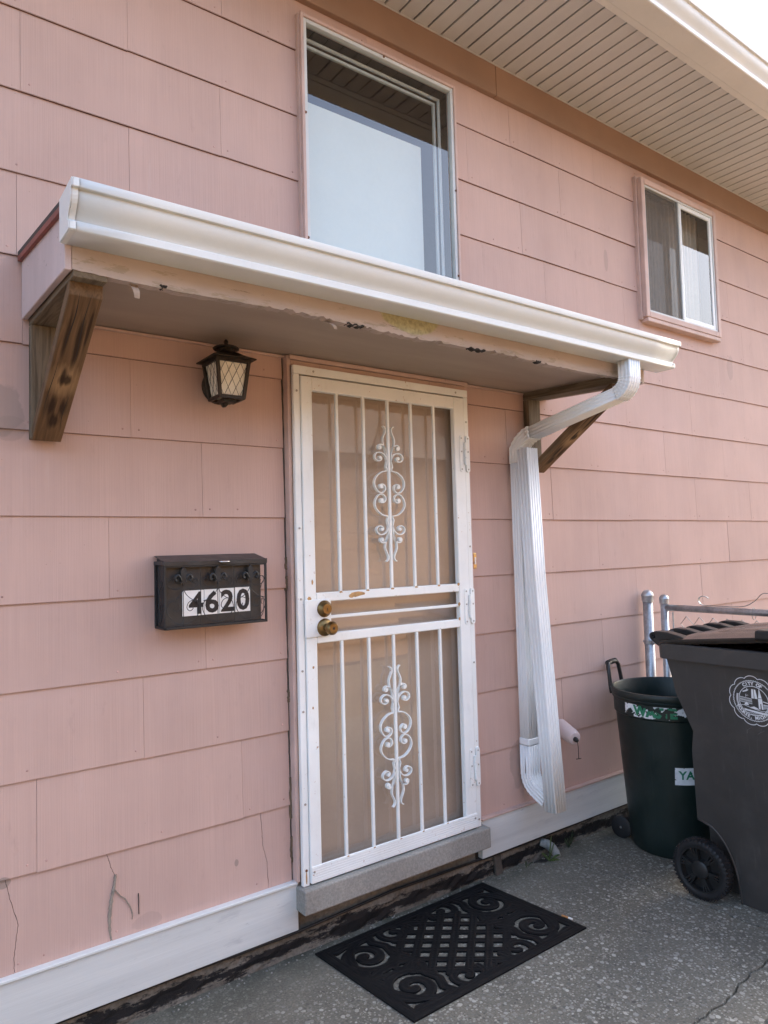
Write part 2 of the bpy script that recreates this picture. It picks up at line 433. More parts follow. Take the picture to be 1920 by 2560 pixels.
# ------------------------------------------------------------------ mesh tools
class MB:
    """collects shapes; build() links them as ONE mesh object"""
    def __init__(s):
        s.v, s.f, s.mi, s.cur = [], [], [], 0
    def add(s, vs, fs):
        o = len(s.v)
        s.v += [tuple(q) for q in vs]
        s.f += [tuple(i+o for i in q) for q in fs]
        s.mi += [s.cur]*len(fs)
        return s
    def box(s, x0, x1, y0, y1, z0, z1):
        v = [(x, y, z) for z in (z0, z1) for y in (y0, y1) for x in (x0, x1)]
        return s.add(v, [(0, 2, 3, 1), (4, 5, 7, 6), (0, 1, 5, 4), (2, 6, 7, 3), (0, 4, 6, 2), (1, 3, 7, 5)])
    def beam(s, a, b, wid, dep, side=(1, 0, 0)):
        """box from a to b; wid along side, dep along the other normal"""
        a, b = Vector(a), Vector(b)
        t = (b-a).normalized()
        sd_ = Vector(side); sd_ = (sd_ - t*sd_.dot(t)).normalized()
        n = t.cross(sd_)
        v = []
        for P in (a, b):
            for su, sv in ((-1, -1), (1, -1), (1, 1), (-1, 1)):
                v.append(P + sd_*su*wid/2 + n*sv*dep/2)
        return s.add(v, [(3, 2, 1, 0), (4, 5, 6, 7), (0, 1, 5, 4), (1, 2, 6, 5), (2, 3, 7, 6), (3, 0, 4, 7)])
    def prism(s, poly, fn, a, b):
        """poly of (u,v); fn(u,v,w)->xyz; from w=a to w=b"""
        n = len(poly)
        v = [fn(p[0], p[1], a) for p in poly] + [fn(p[0], p[1], b) for p in poly]
        f = [tuple(range(n-1, -1, -1)), tuple(range(n, 2*n))] + [(i, (i+1) % n, n+(i+1) % n, n+i) for i in range(n)]
        return s.add(v, f)
    def tube(s, pts, r, seg=8, cap=True):
        pts = [Vector(p) for p in pts]
        n = len(pts)
        rr = r if isinstance(r, (list, tuple)) else [r]*n
        prev = None
        v = []
        for i, P in enumerate(pts):
            t = (pts[min(i+1, n-1)] - pts[max(i-1, 0)]).normalized()
            if prev is None:
                ref = Vector((0, 0, 1)) if abs(t.z) < .9 else Vector((1, 0, 0))
                u = ref.cross(t).normalized()
            else:
                u = (prev - t*prev.dot(t)).normalized()
            prev = u
            q = t.cross(u)
            for j in range(seg):
                a = 2*PI*j/seg
                v.append(P + (u*math.cos(a) + q*math.sin(a))*rr[i])
        f = [(i*seg+j, i*seg+(j+1) % seg, (i+1)*seg+(j+1) % seg, (i+1)*seg+j) for i in range(n-1) for j in range(seg)]
        if cap:
            f += [tuple(range(seg-1, -1, -1)), tuple(range((n-1)*seg, n*seg))]
        return s.add(v, f)
    def lathe(s, prof, c, axis=(0, 0, 1), seg=24, cap=True, a0=0.):
        """prof = [(radius, along)]"""
        ax = Vector(axis).normalized()
        ref = Vector((1, 0, 0)) if abs(ax.x) < .9 else Vector((0, 1, 0))
        u = (ref - ax*ref.dot(ax)).normalized()
        q = ax.cross(u)
        c = Vector(c)
        v = []
        for r, h in prof:
            for j in range(seg):
                a = 2*PI*j/seg + a0
                v.append(c + ax*h + (u*math.cos(a) + q*math.sin(a))*r)
        n = len(prof)
        f = [(i*seg+j, i*seg+(j+1) % seg, (i+1)*seg+(j+1) % seg, (i+1)*seg+j) for i in range(n-1) for j in range(seg)]
        if cap:
            f += [tuple(range(seg-1, -1, -1)), tuple(range((n-1)*seg, n*seg))]
        return s.add(v, f)
    def ribbon(s, pts, th, y0, y1, fn=None):
        """flat band bent along pts (u,v), thickness th in the uv plane, from depth y0 to y1"""
        fn = fn or (lambda u, v, w: (u, w, v))
        P = [np.array(p, float) for p in pts]
        n = len(P)
        v = []
        for i in range(n):
            t = P[min(i+1, n-1)] - P[max(i-1, 0)]
            t /= (np.linalg.norm(t)+1e-9)
            nn = np.array((-t[1], t[0]))*th/2
            for q, y in ((P[i]+nn, y0), (P[i]-nn, y0), (P[i]-nn, y1), (P[i]+nn, y1)):
                v.append(fn(q[0], q[1], y))
        f = [(4*i+j, 4*i+(j+1) % 4, 4*i+4+(j+1) % 4, 4*i+4+j) for i in range(n-1) for j in range(4)]
        f += [(3, 2, 1, 0), (4*n-4, 4*n-3, 4*n-2, 4*n-1)]
        return s.add(v, f)
    def build(s, name, mats, parent=None, smooth=False, bevel=0., seg=1, solid=0., autos=False):
        me = bpy.data.meshes.new(name)
        me.from_pydata([tuple(q) for q in s.v], [], s.f)
        for m_ in (mats if isinstance(mats, (list, tuple)) else [mats]):
            me.materials.append(MATS[m_])
        if len(me.materials) > 1:
            me.polygons.foreach_set('material_index', s.mi)
        me.update()
        import bmesh
        bm = bmesh.new(); bm.from_mesh(me)
        bmesh.ops.recalc_face_normals(bm, faces=bm.faces)
        if autos:
            for e in bm.edges:
                e.smooth = not (len(e.link_faces) == 2 and e.calc_face_angle(0) > math.radians(autos if autos is not True else 38))
        bm.to_mesh(me); bm.free()
        if smooth or autos:
            me.polygons.foreach_set('use_smooth', [True]*len(me.polygons))
        o = bpy.data.objects.new(name, me)
        COL.objects.link(o)
        if parent is not None:
            attach(o, parent)
        if solid:
            md = o.modifiers.new('thickness', 'SOLIDIFY'); md.thickness = solid; md.offset = 0
        if bevel:
            md = o.modifiers.new('bevel', 'BEVEL'); md.width = bevel; md.segments = seg; md.limit_method = 'ANGLE'
        return o

def attach(o, parent):
    o.parent = parent
    # every mesh is modelled in world coordinates; only top-level empties carry an offset
    if parent.parent is None and parent.type == 'EMPTY':
        o.matrix_parent_inverse = Matrix.Translation(-parent.location)

def thing(name, label, cat, loc, group=None):
    o = bpy.data.objects.new(name, None)
    o.empty_display_size = .1
    COL.objects.link(o)
    o.location = loc
    o['label'] = label; o['category'] = cat
    if group: o['group'] = group
    return o
def tag(o, label, cat, group=None):
    o['label'] = label; o['category'] = cat
    if group: o['group'] = group
    return o
def kind(o, kd):
    o['kind'] = kd
    return o
def box(name, mat_, parent, x0, x1, y0, y1, z0, z1, bevel=.0015):
    return MB().box(x0, x1, y0, y1, z0, z1).build(name, mat_, parent, bevel=bevel)

def sheet(x0, x1, y, z0, z1):
    return MB().add([(x0, y, z0), (x1, y, z0), (x1, y, z1), (x0, y, z1)], [(0, 1, 2, 3)])

def text_geo(txt, size, bold=0.):
    cu = bpy.data.curves.new('t', 'FONT')
    cu.body = txt; cu.size = size; cu.offset = bold
    cu.align_x = 'CENTER'; cu.align_y = 'CENTER'; cu.resolution_u = 3
    o = bpy.data.objects.new('t', cu)
    COL.objects.link(o)
    bpy.context.view_layer.update()
    me = bpy.data.meshes.new_from_object(o.evaluated_get(bpy.context.evaluated_depsgraph_get()))
    vs = [tuple(v.co) for v in me.vertices]
    fs = [tuple(p.vertices) for p in me.polygons]
    bpy.data.objects.remove(o); bpy.data.curves.remove(cu); bpy.data.meshes.remove(me)
    return vs, fs

def spline(pts, n=6):
    """Catmull-Rom through 2D points"""
    P = [np.array(p, float) for p in pts]
    P = [2*P[0]-P[1]] + P + [2*P[-1]-P[-2]]
    out = []
    for i in range(1, len(P)-2):
        for j in range(n):
            t = j/n
            out.append(.5*((2*P[i]) + (-P[i-1]+P[i+1])*t + (2*P[i-1]-5*P[i]+4*P[i+1]-P[i+2])*t*t + (-P[i-1]+3*P[i]-3*P[i+1]+P[i+2])*t**3))
    out.append(P[-2])
    return out

# ------------------------------------------------------------------ ground
g = MB().add([(-150, -150, -.06), (150, -150, -.06), (150, 150, -.06), (-150, 150, -.06)], [(0, 1, 2, 3)]).build('ground', 'far_ground')
kind(g, 'structure')
drive = MB().box(-6, 12, -3.3, .02, -.055, -.02).build('driveway', 'soil')
kind(drive, 'structure')
crackA = [(2.885, .018), (2.90, -.05), (2.899, -.108), (2.925, -.18), (2.939, -.273), (2.955, -.34), (2.973, -.401), (2.985, -.48), (2.993, -.559), (2.998, -.663), (3.02, -.80), (3.01, -.95), (3.03, -1.153)]
crackB = [(12, -1.20), (6, -1.17), (4.2, -1.175), (3.03, -1.153), (2.807, -1.153), (2.74, -1.161), (2.671, -1.154), (2.63, -1.166), (2.578, -1.162), (2.50, -1.179), (2.413, -1.185), (2.37, -1.176), (2.327, -1.182), (2.247, -1.177), (2.0, -1.19), (1.2, -1.17), (0, -1.19), (-6, -1.18)]
def jag(poly, amp=.006, step=.018):
    out = []
    for (x0, y0), (x1, y1) in zip(poly[:-1], poly[1:]):
        L = math.hypot(x1-x0, y1-y0)
        n = max(1, min(60, int(L/step)))
        for i in range(n):
            t = i/n
            out.append((x0+(x1-x0)*t + random.uniform(-amp, amp), y0+(y1-y0)*t + random.uniform(-amp, amp)))
    out.append(poly[-1])
    return out
jA, jB = jag(crackA, .003), jag(crackB, .003)
iB = min(range(len(jB)), key=lambda i: (jB[i][0]-3.03)**2 + (jB[i][1]+1.153)**2)
G = .0042
front = [(-6, .018)] + [(x, .018 + random.uniform(-.004, .003)) for x in np.linspace(-1, 2.6, 60)] + [(2.72, .01), (2.78, -.03), (2.82, -.055), (2.87, -.04)]
slabs = [front + [(x-G-abs(math.sin(x*90+y*37))*.002, y) for x, y in jA[2:]] + [(x, y+G) for x, y in jB[iB+1:]],
         [(x+G+abs(math.sin(y*80))*.002, y) for x, y in jA] + [(x, y+G) for x, y in jB[:iB][::-1]] + [(12, .018)],
         [(x, y-G) for x, y in jB] + [(-6, -3.3), (12, -3.3)]]
import bmesh as _bm
for pl in slabs:
    me = bpy.data.meshes.new('concrete_slab')
    bm = _bm.new()
    f = bm.faces.new([bm.verts.new((x, y, 0)) for x, y in pl])
    ex = _bm.ops.extrude_face_region(bm, geom=[f])
    _bm.ops.translate(bm, verts=[q for q in ex['geom'] if isinstance(q, _bm.types.BMVert)], vec=(0, 0, -.045))
    _bm.ops.recalc_face_normals(bm, faces=bm.faces)
    bm.to_mesh(me); bm.free()
    me.materials.append(MATS['aggregate_concrete'])
    o = bpy.data.objects.new('concrete_slab', me); COL.objects.link(o); attach(o, drive)

# ------------------------------------------------------------------ the house
house = thing('house', 'pink shingle-sided house with white security door, canopy and vinyl soffit', 'house', (2.0, .1, 0))
WX0, WX1, WTOP = -1.6, 8.6, 4.14
DOOR = (1.402, 2.409, 0.10, 2.42)
WIN1 = (1.500, 2.398, 2.87, 3.902)
WIN2 = (3.925, 4.865, 2.985, 3.905)
def rect_minus(r, holes):
    out = [r]
    for hx0, hx1, hz0, hz1 in holes:
        nx = []
        for x0, x1, z0, z1 in out:
            if hx0 >= x1 or hx1 <= x0 or hz0 >= z1 or hz1 <= z0:
                nx.append((x0, x1, z0, z1)); continue
            if hx0 > x0: nx.append((x0, hx0, z0, z1))
            if hx1 < x1: nx.append((hx1, x1, z0, z1))
            a, b = max(x0, hx0), min(x1, hx1)
            if hz0 > z0: nx.append((a, b, z0, hz0))
            if hz1 < z1: nx.append((a, b, hz1, z1))
        out = nx
    return out
wallm = MB()
for x0, x1, z0, z1 in rect_minus((WX0, WX1, .10, 4.3), [DOOR, WIN1, WIN2]):
    wallm.box(x0, x1, .0155, .11, z0, z1)
wall = wallm.build('wall', 'dark_gap', house)
ow = MB()
ow.box(WX0, WX0+.1, .115, 6.9, 0, 4.3); ow.box(WX1-.1, WX1, .115, 6.9, 0, 4.3); ow.box(WX0, WX1, 6.9, 7, 0, 4.3)
ow.box(WX0, WX1, .115, 7, 4.25, 4.29)
for gx in (WX0, WX1-.1):
    ow.prism([(-.5, 4.30), (7.6, 4.30), (3.6, 6.04)], lambda u, v, w_: (w_, u, v), gx, gx+.1)
ow.build('outer_wall', 'frieze_paint', house)
# shingles, course by course: (bottom, joints)
ZK = [.300, .592, .884, 1.169, 1.451, 1.734, 2.018, 2.303, 2.596, 2.879, 3.165, 3.451, 3.745, 3.985]
PW = .7185
def seq(anchor, lo, hi):
    a = anchor
    while a > lo: a -= PW
    out = []
    while a < hi:
        if a > lo: out.append(a)
        a += PW
    return out
LJ = [None, 1.20, .827, 1.06, .712, 1.055, .79, .44, 1.14, .792, .432, .789, 1.161]
RJ = [3.456, 3.065, 3.434, 3.062, 3.431, 3.045, 3.426, 3.035, 3.434, 3.058, 2.88, 2.495, 2.815]
nails = MB()
CR = {.40: [(.389, .60), (.405, .53), (.428, .442), (.421, .39), (.415, .34), (.418, .295)],
      .70: [(.689, .615), (.713, .54), (.727, .50), (.713, .45), (.706, .40), (.706, .34), (.712, .295)],
      1.28: [(1.272, .615), (1.278, .52), (1.281, .46), (1.297, .40), (1.30, .295)]}
for cx_ in CR:
    q_ = []
    for (xa, za_), (xb, zb_) in zip(CR[cx_][:-1], CR[cx_][1:]):
        for t_ in np.linspace(0, 1, 7)[:-1]:
            q_.append((xa+(xb-xa)*t_+random.uniform(-.0016, .0016), za_+(zb_-za_)*t_))
    CR[cx_] = q_+[CR[cx_][-1]]
for r in range(13):
    z0, z1 = ZK[r], ZK[r+1] + (.018 if r < 12 else 0)
    jl = seq(LJ[r], WX0, 1.9) if r else [-.3187, .40, .70, 1.28]
    js = [WX0] + jl + seq(RJ[r], 1.95 if r != 0 else 2.5, WX1-.05) + [WX1]
    js = sorted(js)
    for a, b in zip(js[:-1], js[1:]):
        dz = random.uniform(-.0018, .0018)
        for x0, x1, q0, q1 in rect_minus((a+.0005, b-.0005, z0+dz, z1), [(DOOR[0], DOOR[1], 0, DOOR[3]), WIN1, WIN2]):
            if x1-x0 < .012 or q1-q0 < .012: continue
            left = [(x0, q0), (x0, q1)]
            right = [(x1, q0), (x1, q1)]
            if r == 0:
                for cx, pl in CR.items():
                    if abs(x0-cx) < .01: left = [(x+.0004+.0007*abs(math.sin(z*130)), z) for x, z in pl[::-1]]
                    if abs(x1-cx) < .01: right = [(x-.0004-.0006*abs(math.sin(z*90)), z) for x, z in pl[::-1]]
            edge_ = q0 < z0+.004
            poly = left[::-1] + right                         # top-left down to bottom-left, then up the right
            n = len(poly)
            off = random.uniform(-.0008, .0008)
            yy = lambda z: off + .0075*max(0., min(1., (z-z0)/(z1-z0)))
            v = [(x, yy(z), z) for x, z in poly] + [(x, .0142, z) for x, z in poly]
            f = [tuple(range(n)), tuple(range(2*n-1, n-1, -1))] + [(i, n+i, n+(i+1) % n, (i+1) % n) for i in range(n)]
            sh = MB().add(v, f)
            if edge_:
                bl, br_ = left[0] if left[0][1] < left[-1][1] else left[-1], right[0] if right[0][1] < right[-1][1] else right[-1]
                sh.cur = 1  # dark strip painted as the shadow line under each lap
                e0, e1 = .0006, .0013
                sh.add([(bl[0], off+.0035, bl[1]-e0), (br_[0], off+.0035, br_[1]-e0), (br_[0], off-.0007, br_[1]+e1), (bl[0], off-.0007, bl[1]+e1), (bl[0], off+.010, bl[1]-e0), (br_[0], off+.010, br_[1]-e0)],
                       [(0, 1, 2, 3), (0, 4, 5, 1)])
            sh.build('siding_shingle', ['pink_siding', 'painted_lap_shade'], wall)
            if x1-x0 > .15:
                for nx in random.sample((x0+.028, (x0+x1)/2+random.uniform(-.05, .05), x1-.028), 2):
                    nails.lathe([(.0042, 0), (.0036, -.0012), (.0012, -.0020)], (nx, off+.0012, q0+.028+random.uniform(-.004, .004)), (0, 1, 0), 7)
plain('nail_paint', (.45, .28, .24), .7, 0, .5, 9)
kind(nails.build('nail_heads', 'nail_paint', wall), 'stuff')
def filler(pts, wid, dep):
    n_ = 40
    P = spline(pts, 8)
    v = []
    for i_, q in enumerate(P):
        a_ = wid*(.55+.45*math.sin(PI*i_/(len(P)-1)))*random.uniform(.7, 1.15)/2
        v += [(q[0]-a_, dep, q[1]), (q[0]+a_*random.uniform(.7, 1.2), dep, q[1]), (q[0]+a_*1.2, .006, q[1]), (q[0]-a_*1.2, .006, q[1])]
    m_ = len(P)
    MB().add(v, [(4*i_+j_, 4*i_+(j_+1) % 4, 4*i_+4+(j_+1) % 4, 4*i_+4+j_) for i_ in range(m_-1) for j_ in range(4)]).build('crack_filler', 'putty', wall)
filler([(.727, .515), (.7225, .48), (.7135, .44), (.7065, .39), (.7065, .34), (.711, .303)], .011, -.0010)
filler([(.725, .465), (.742, .440), (.756, .428), (.765, .412), (.776, .39), (.782, .365), (.781, .350)], .0042, -.0007)
MB().ribbon([(.803, .43), (.804, .36)], .002, -.0006, .004).build('crack', 'dark_gap', wall)

# frieze, skirt, foundation
for a, b in ((WX0, 2.699), (2.702, WX1)):
    box('frieze_board', 'frieze_paint', house, a, b, -.022, .011, 3.972, 4.137, .002)
for a, b in ((WX0, 1.418), (2.418, WX1)):
    sk = box('skirt_board', 'skirt_paint', house, a, b, -.020, .011, .113, .290, .002)
    MB().box(a, b-.002, -.027, .011, .2905, .301).build('drip_strip', 'gutter_white' if a < 0 else 'casing_paint', sk, bevel=.002)
fm = MB()
N = 260
xs = np.linspace(WX0, WX1, N)
v = []
for x in xs:
    for z in (-.03, .0, .02, .045, .07, .112, .30):
        v.append((x, .018 + (random.uniform(-.006, .004) if 0 <= z < .1 else .004), z))
fm.add(v, [(i*7+j, i*7+j+1, (i+1)*7+j+1, (i+1)*7+j) for i in range(N-1) for j in range(6)])
fm.build('foundation', 'foundation_tar', house)

# roof, soffit, eave gutter
SOY = -.60
MB().prism([(-.66, 4.30), (3.6, 6.05), (3.6, 6.15), (-.70, 4.375)], lambda u, v, w_: (w_, u, v), WX0-.4, WX1+.4).build('roof', 'roof_shingle', house)
MB().prism([(7.8, 4.30), (3.6, 6.05), (3.6, 6.15), (7.84, 4.375)], lambda u, v, w_: (w_, u, v), WX0-.4, WX1+.4).build('roof', 'roof_shingle', house)
m, k = newmat('vent_strip')            # pressed vent slots along the soffit grooves
X_, Y_, Z_ = k.xyz()
dash = k.m('GREATER_THAN', k.m('FRACT', k.m('MULTIPLY', Y_, 34.)), .38)
k.fin(k.mix(dash, (.16, .15, .14), (.010, .009, .008)), .7)
soff = MB().box(WX0-.4, WX1+.4, -.59, .0, 4.170, 4.176).build('soffit', 'soffit_vinyl', house)
x = 2.053 - .0876*42
i = 0
while x < WX1:
    if x > WX0-.4:
        MB().box(x+.0042, x+.0876-.0042, -.612, -.024, 4.140, 4.147).build('soffit_board', 'soffit_vinyl', soff, bevel=.0018)
        MB().box(x-.0045, x+.0045, -.612, -.024, 4.1485, 4.152).build('vent_strip' if i % 3 else 'groove', 'vent_strip' if i % 3 else 'groove_grey', soff)
    x += .0876; i += 1
MB().box(WX0-.4, WX1+.4, -.024, .004, 4.1375, 4.160).build('wall_channel', 'soffit_vinyl', soff, bevel=.002)
MB().prism([(-.609, 4.134), (-.645, 4.134), (-.645, 4.30), (-.640, 4.30), (-.640, 4.150), (-.609, 4.150)], lambda u, v, w_: (w_, u, v), WX0-.4, WX1+.4).build('eave_fascia', 'eave_white', house, bevel=.002)
def kprofile(s=1.0):
    p_ = [(0, .112), (0, 0), (-.094, 0), (-.0975, .003), (-.0975, .0205), (-.095, .0235), (-.087, .0255), (-.0875, .029), (-.091, .036), (-.0975, .044),
          (-.105, .052), (-.1115, .060), (-.1165, .069), (-.1195, .078), (-.1205, .087), (-.1205, .0925), (-.1225, .094), (-.131, .095), (-.1318, .097), (-.1318, .1155), (-.128, .118), (-.118, .117)]
    return [(a*s, b*s) for a, b in p_]
def gutter(name, parent, y, z, x0, x1, mat_, s=1.0, sag=0.):
    pr = kprofile(s)
    n = len(pr)
    K = 14
    v = []
    for i in range(K+1):
        t = i/K
        xx = x0+(x1-x0)*t
        for a, b in pr:
            v.append((xx, y+a, z+b - sag*math.sin(PI*t)))
    f = [(i*n+j, i*n+j+1, (i+1)*n+j+1, (i+1)*n+j) for i in range(K) for j in range(n-1)]
    return MB().add(v, f).build(name, mat_, parent, autos=24, solid=.0022)
gutter('eave_gutter', house, -.648, 4.131, WX0-.4, WX1+.4, 'eave_white', 1.12)

# picture window
pw = MB().box(1.512, 2.388, .012, .060, 2.875, 3.890)
pw = MB()
x0, x1, z0, z1 = 1.500, 2.398, 2.868, 3.902
for a in ((x0, x0+.012, z0, z1), (x1-.012, x1, z0, z1), (x0+.0125, x1-.0125, z1-.012, z1), (x0+.0125, x1-.0125, z0, z0+.012)):
    pw.box(a[0], a[1], -.020, .03, a[2], a[3])
pwin = pw.build('picture_window', 'casing_paint', house, bevel=.002)
def frame(nm, mt, par, X0, X1, Z0, Z1, wd, y0, y1, bev=.0015):
    for a in ((X0, X0+wd, Z0, Z1), (X1-wd, X1, Z0, Z1), (X0+wd+.0003, X1-wd-.0003, Z1-wd, Z1), (X0+wd+.0003, X1-wd-.0003, Z0, Z0+wd)):
        box(nm, mt, par, a[0], a[1], y0, y1, a[2], a[3], bev)
frame('trim', 'casing_paint', pwin, 1.505, 2.393, 2.873, 3.897, .014, -.037, -.0203)
frame('storm_frame', 'window_metal', pwin, 1.5195, 2.3785, 2.8875, 3.8825, .017, -.030, -.004)
frame('sash', 'window_metal', pwin, 1.545, 2.353, 2.909, 3.857, .012, .040, .052)
frame('sash', 'window_metal', pwin, 1.5595, 2.3385, 2.9235, 3.8425, .013, .060, .074)
sheet(1.5365, 2.3615, -.014, 2.9045, 3.8655).build('pane', 'window_glass', pwin)
MB().box(1.545, 2.262, .092, .097, 2.93, 3.602).build('roller_shade', 'roller_shade', pwin)
for sx, sz in ((1.523, 3.46), (1.523, 2.915), (2.376, 3.36), (2.376, 2.93), (1.95, 3.876)):
    MB().lathe([(.0055, 0), (.0055, -.004), (.003, -.0055)], (sx, -.031, sz), (0, 1, 0), 8).build('screw', 'rust_screw', pwin)
# dark room behind the openings
rm = MB()
rm.box(WX0+.1, WX1-.1, 1.6, 1.65, 0, 4.3)
rm.box(WX0+.1, WX1-.1, .12, 1.6, 2.55, 2.60)
rm.build('room', 'interior', house)

# sliding window
x0, x1, z0, z1 = 3.925, 4.868, 2.985, 3.905
sw = MB()
for a in ((x0, x0+.03, z0, z1), (x1-.03, x1, z0, z1), (x0+.0305, x1-.0305, z1-.03, z1), (x0+.0305, x1-.0305, z0, z0+.03)):
    sw.box(a[0], a[1], -.022, .02, a[2], a[3])
swin = sw.build('sliding_window', 'casing_paint', house, bevel=.003)
frame('casing', 'casing_paint', swin, 3.9355, 4.820, 2.999, 3.889, .036, -.054, -.0223, .003)
box('window_sill', 'casing_paint', swin, 3.95, 4.80, -.05, .005, 2.972, 2.998, .003)
frame('track', 'window_metal', swin, 3.972, 4.7835, 3.0355, 3.8525, .013, -.046, -.026)
frame('sash', 'window_vinyl', swin, 4.372, 4.770, 3.049, 3.839, .026, -.041, -.028)
box('meeting_stile', 'window_metal', swin, 4.352, 4.3715, -.049, -.024, 3.049, 3.839)
sheet(4.3985, 4.7435, -.034, 3.0755, 3.8125).build('pane', 'window_glass', swin)
sheet(3.986, 4.352, -.040, 3.049, 3.839).build('insect_screen', 'insect_screen', swin)
sheet(3.986, 4.40, .013, 3.02, 3.86).build('pane', 'storm_glass', swin)
cm = MB()
v = []
K = 160
for i in range(K+1):
    t = i/K
    xx = 4.00+.80*t
    dy = .10 + .018*math.sin(t*95+math.sin(t*23)*1.5) + .006*math.sin(t*231)
    v += [(xx, dy, 2.98), (xx, dy, 3.9)]
cm.add(v, [(2*i, 2*i+1, 2*i+3, 2*i+2) for i in range(K)])
cm.build('curtain', 'curtain_cloth', swin, smooth=True)

# ------------------------------------------------------------------ door
dc = MB()
dc.box(1.4085, 1.4235, -.032, .02, .30, 2.398)
dc.box(2.3875, 2.4115, -.032, .02, .30, 2.398)
dc.box(1.424, 2.387, -.032, .02, 2.357, 2.380)
dc.box(1.4155, 2.4035, -.042, -.0325, 2.3805, 2.399)
casing = dc.build('door_casing', 'casing_paint', house, bevel=.002)
g_ = MB()
pts = [(1.4045 + random.uniform(-.0025, .0025), z) for z in np.linspace(.30, 2.40, 60)]
g_.ribbon(pts, .0045, .003, .010)
g_.build('caulk_gap', 'old_stake', casing)
for zz, hh in ((1.55, .05), (1.47, .06), (.62, .16), (.42, .1), (1.02, .05)):
    pl = []
    for j in range(9):
        pl.append((1.4035+random.uniform(-.003, .003), zz-hh/2+hh*j/8))
    MB().ribbon(pl, .008, -.002, .008).build('bare_wood', 'bracket_wood_grey', casing)
sd_ = MB().box(1.41, 2.412, -.088, .10, .190, .2835)
sill = sd_.build('door_sill', 'stone_sill', house, bevel=.006, seg=2)
idm = MB().box(1.424, 2.387, .022, .06, .284, 2.40)
idoor = idm.build('inner_door', 'inner_door_paint', house)
FY0, FY1 = -.052, -.033
sdoor = MB()
sdoor.box(1.4250, 1.4540, FY0, FY1, .2845, 2.3205)
sdoor.box(2.3585, 2.3870, FY0, FY1, .2845, 2.3205)
sdoor.box(1.4250, 2.3870, FY0-.001, FY1, 2.3210, 2.3560)
sdoor = sdoor.build('security_door', 'door_paint', house, bevel=.002)
LY0, LY1 = -.058, -.030
def dbar(nm, x0, x1, z0, z1, y0=LY0, y1=LY1, bev=.003):
    return box(nm, 'door_paint', sdoor, x0, x1, y0, y1, z0, z1, bev)
dbar('stile', 1.4560, 1.5080, .290, 2.3140)
dbar('stile', 2.2900, 2.3560, .290, 2.3140)
dbar('rail', 1.5083, 2.2897, 2.2570, 2.3140)
dbar('rail', 1.5083, 2.2897, 1.3890, 1.4260)
dbar('rail', 1.5083, 2.2897, 1.2230, 1.2600)
dbar('rail', 1.4575, 2.3545, .2905, .3560, LY0-.004, LY0-.0003)
dbar('rail', 1.5083, 2.2897, .2905, .3450)
for i in range(6):
    zz = .299+i*.0095
    box('groove_ridge', 'door_paint', sdoor, 1.4590, 2.3530, LY0-.0052, LY0-.0042, zz, zz+.0035, .0006)
box('crossbar', 'door_paint', sdoor, 1.5740, 2.2897, LY0+.004, LY0+.017, 1.3180, 1.3310, .002)
for bx in (1.630, 1.767, 1.899, 2.030, 2.166):
    for z0, z1 in ((1.4262, 2.2568), (.3455, 1.2228)):
        box('bar', 'door_paint', sdoor, bx-.0065, bx+.0065, LY0+.002, LY0+.015, z0, z1, .002)
def spiral(cx, cz, r0, r1, a0, a1, n=16):
    return [(cx+(r0+(r1-r0)*t)*math.cos(a0+(a1-a0)*t), cz+(r0+(r1-r0)*t)*math.sin(a0+(a1-a0)*t)) for t in [i/(n-1) for i in range(n)]]
half = [
    [(34, 572), (24, 578), (17, 592), (17, 610), (24, 632), (33, 655), (38, 680), (34, 715), (22, 750), (12, 790), (10, 842)],
    [(13, 775), (22, 742), (38, 720), (60, 714), (74, 728), (72, 746), (58, 750), (52, 738), (60, 731)],
    [(10, 842), (20, 806), (42, 782), (72, 776), (96, 795), (97, 824), (76, 842), (54, 834), (50, 816), (62, 807), (72, 816)],
    [(10, 842), (14, 862), (18, 885), (12, 902), (12, 916)],
    [(12, 916), (52, 926), (88, 958), (106, 1000), (100, 1042), (78, 1076), (50, 1083), (30, 1064), (28, 1036), (46, 1018), (66, 1024), (68, 1042), (54, 1046)],
]
S = .000577
for zc in (1.841, .789):
    cz = zc
    sm = MB()
    for sgn in (-1, 1):
        for fl in (-1, 1):
            for pl in half:
                q = [(1.899 + sgn*(5.5+dx)*S*1.28, cz + fl*(1089-y)*S) for dx, y in spline(pl, 4)]
                sm.ribbon(q, .0042, LY0+.001, LY0+.016)
    for sgn in (-1, 1):                  # small rolled ends
        for fl in (-1, 1):
            for dx, y, r in ((60, 735, .007), (62, 816, .0075), (57, 1038, .0085)):
                sm.lathe([(r, 0), (r, .018)], (1.899+sgn*(5.5+dx)*S*1.28, LY0-.001, cz+fl*(1089-y)*S), (0, 1, 0), 10)
    sm.build('scrollwork', 'door_paint', sdoor)
lp = box('lock_plate', 'door_paint', sdoor, 1.4500, 1.5740, LY0-.006, LY0-.0003, 1.2490, 1.4000, .003)
kn = MB().lathe([(.034, 0), (.034, -.004), (.030, -.009), (.022, -.020), (.020, -.024), (.0, -.0242)], (1.541, LY0-.006, 1.3610), (0, 1, 0), 28)
db = kn.build('deadbolt', 'brass', sdoor, autos=True)
MB().box(1.5395, 1.5425, LY0-.0312, LY0-.0303, 1.354, 1.366).build('keyhole', 'ink_black', db)
kn = MB().lathe([(.036, 0), (.036, -.004), (.031, -.011), (.017, -.016), (.015, -.032), (.022, -.040), (.0275, -.052), (.0270, -.060), (.020, -.068), (.012, -.0695), (0, -.0685)], (1.541, LY0-.006, 1.2860), (0, 1, 0), 28)
kb = kn.build('door_knob', 'brass', sdoor, autos=True)
MB().lathe([(.0055, 0), (.0055, -.001)], (1.541, LY0-.0755, 1.286), (0, 1, 0), 10).build('keyhole', 'ink_black', kb)
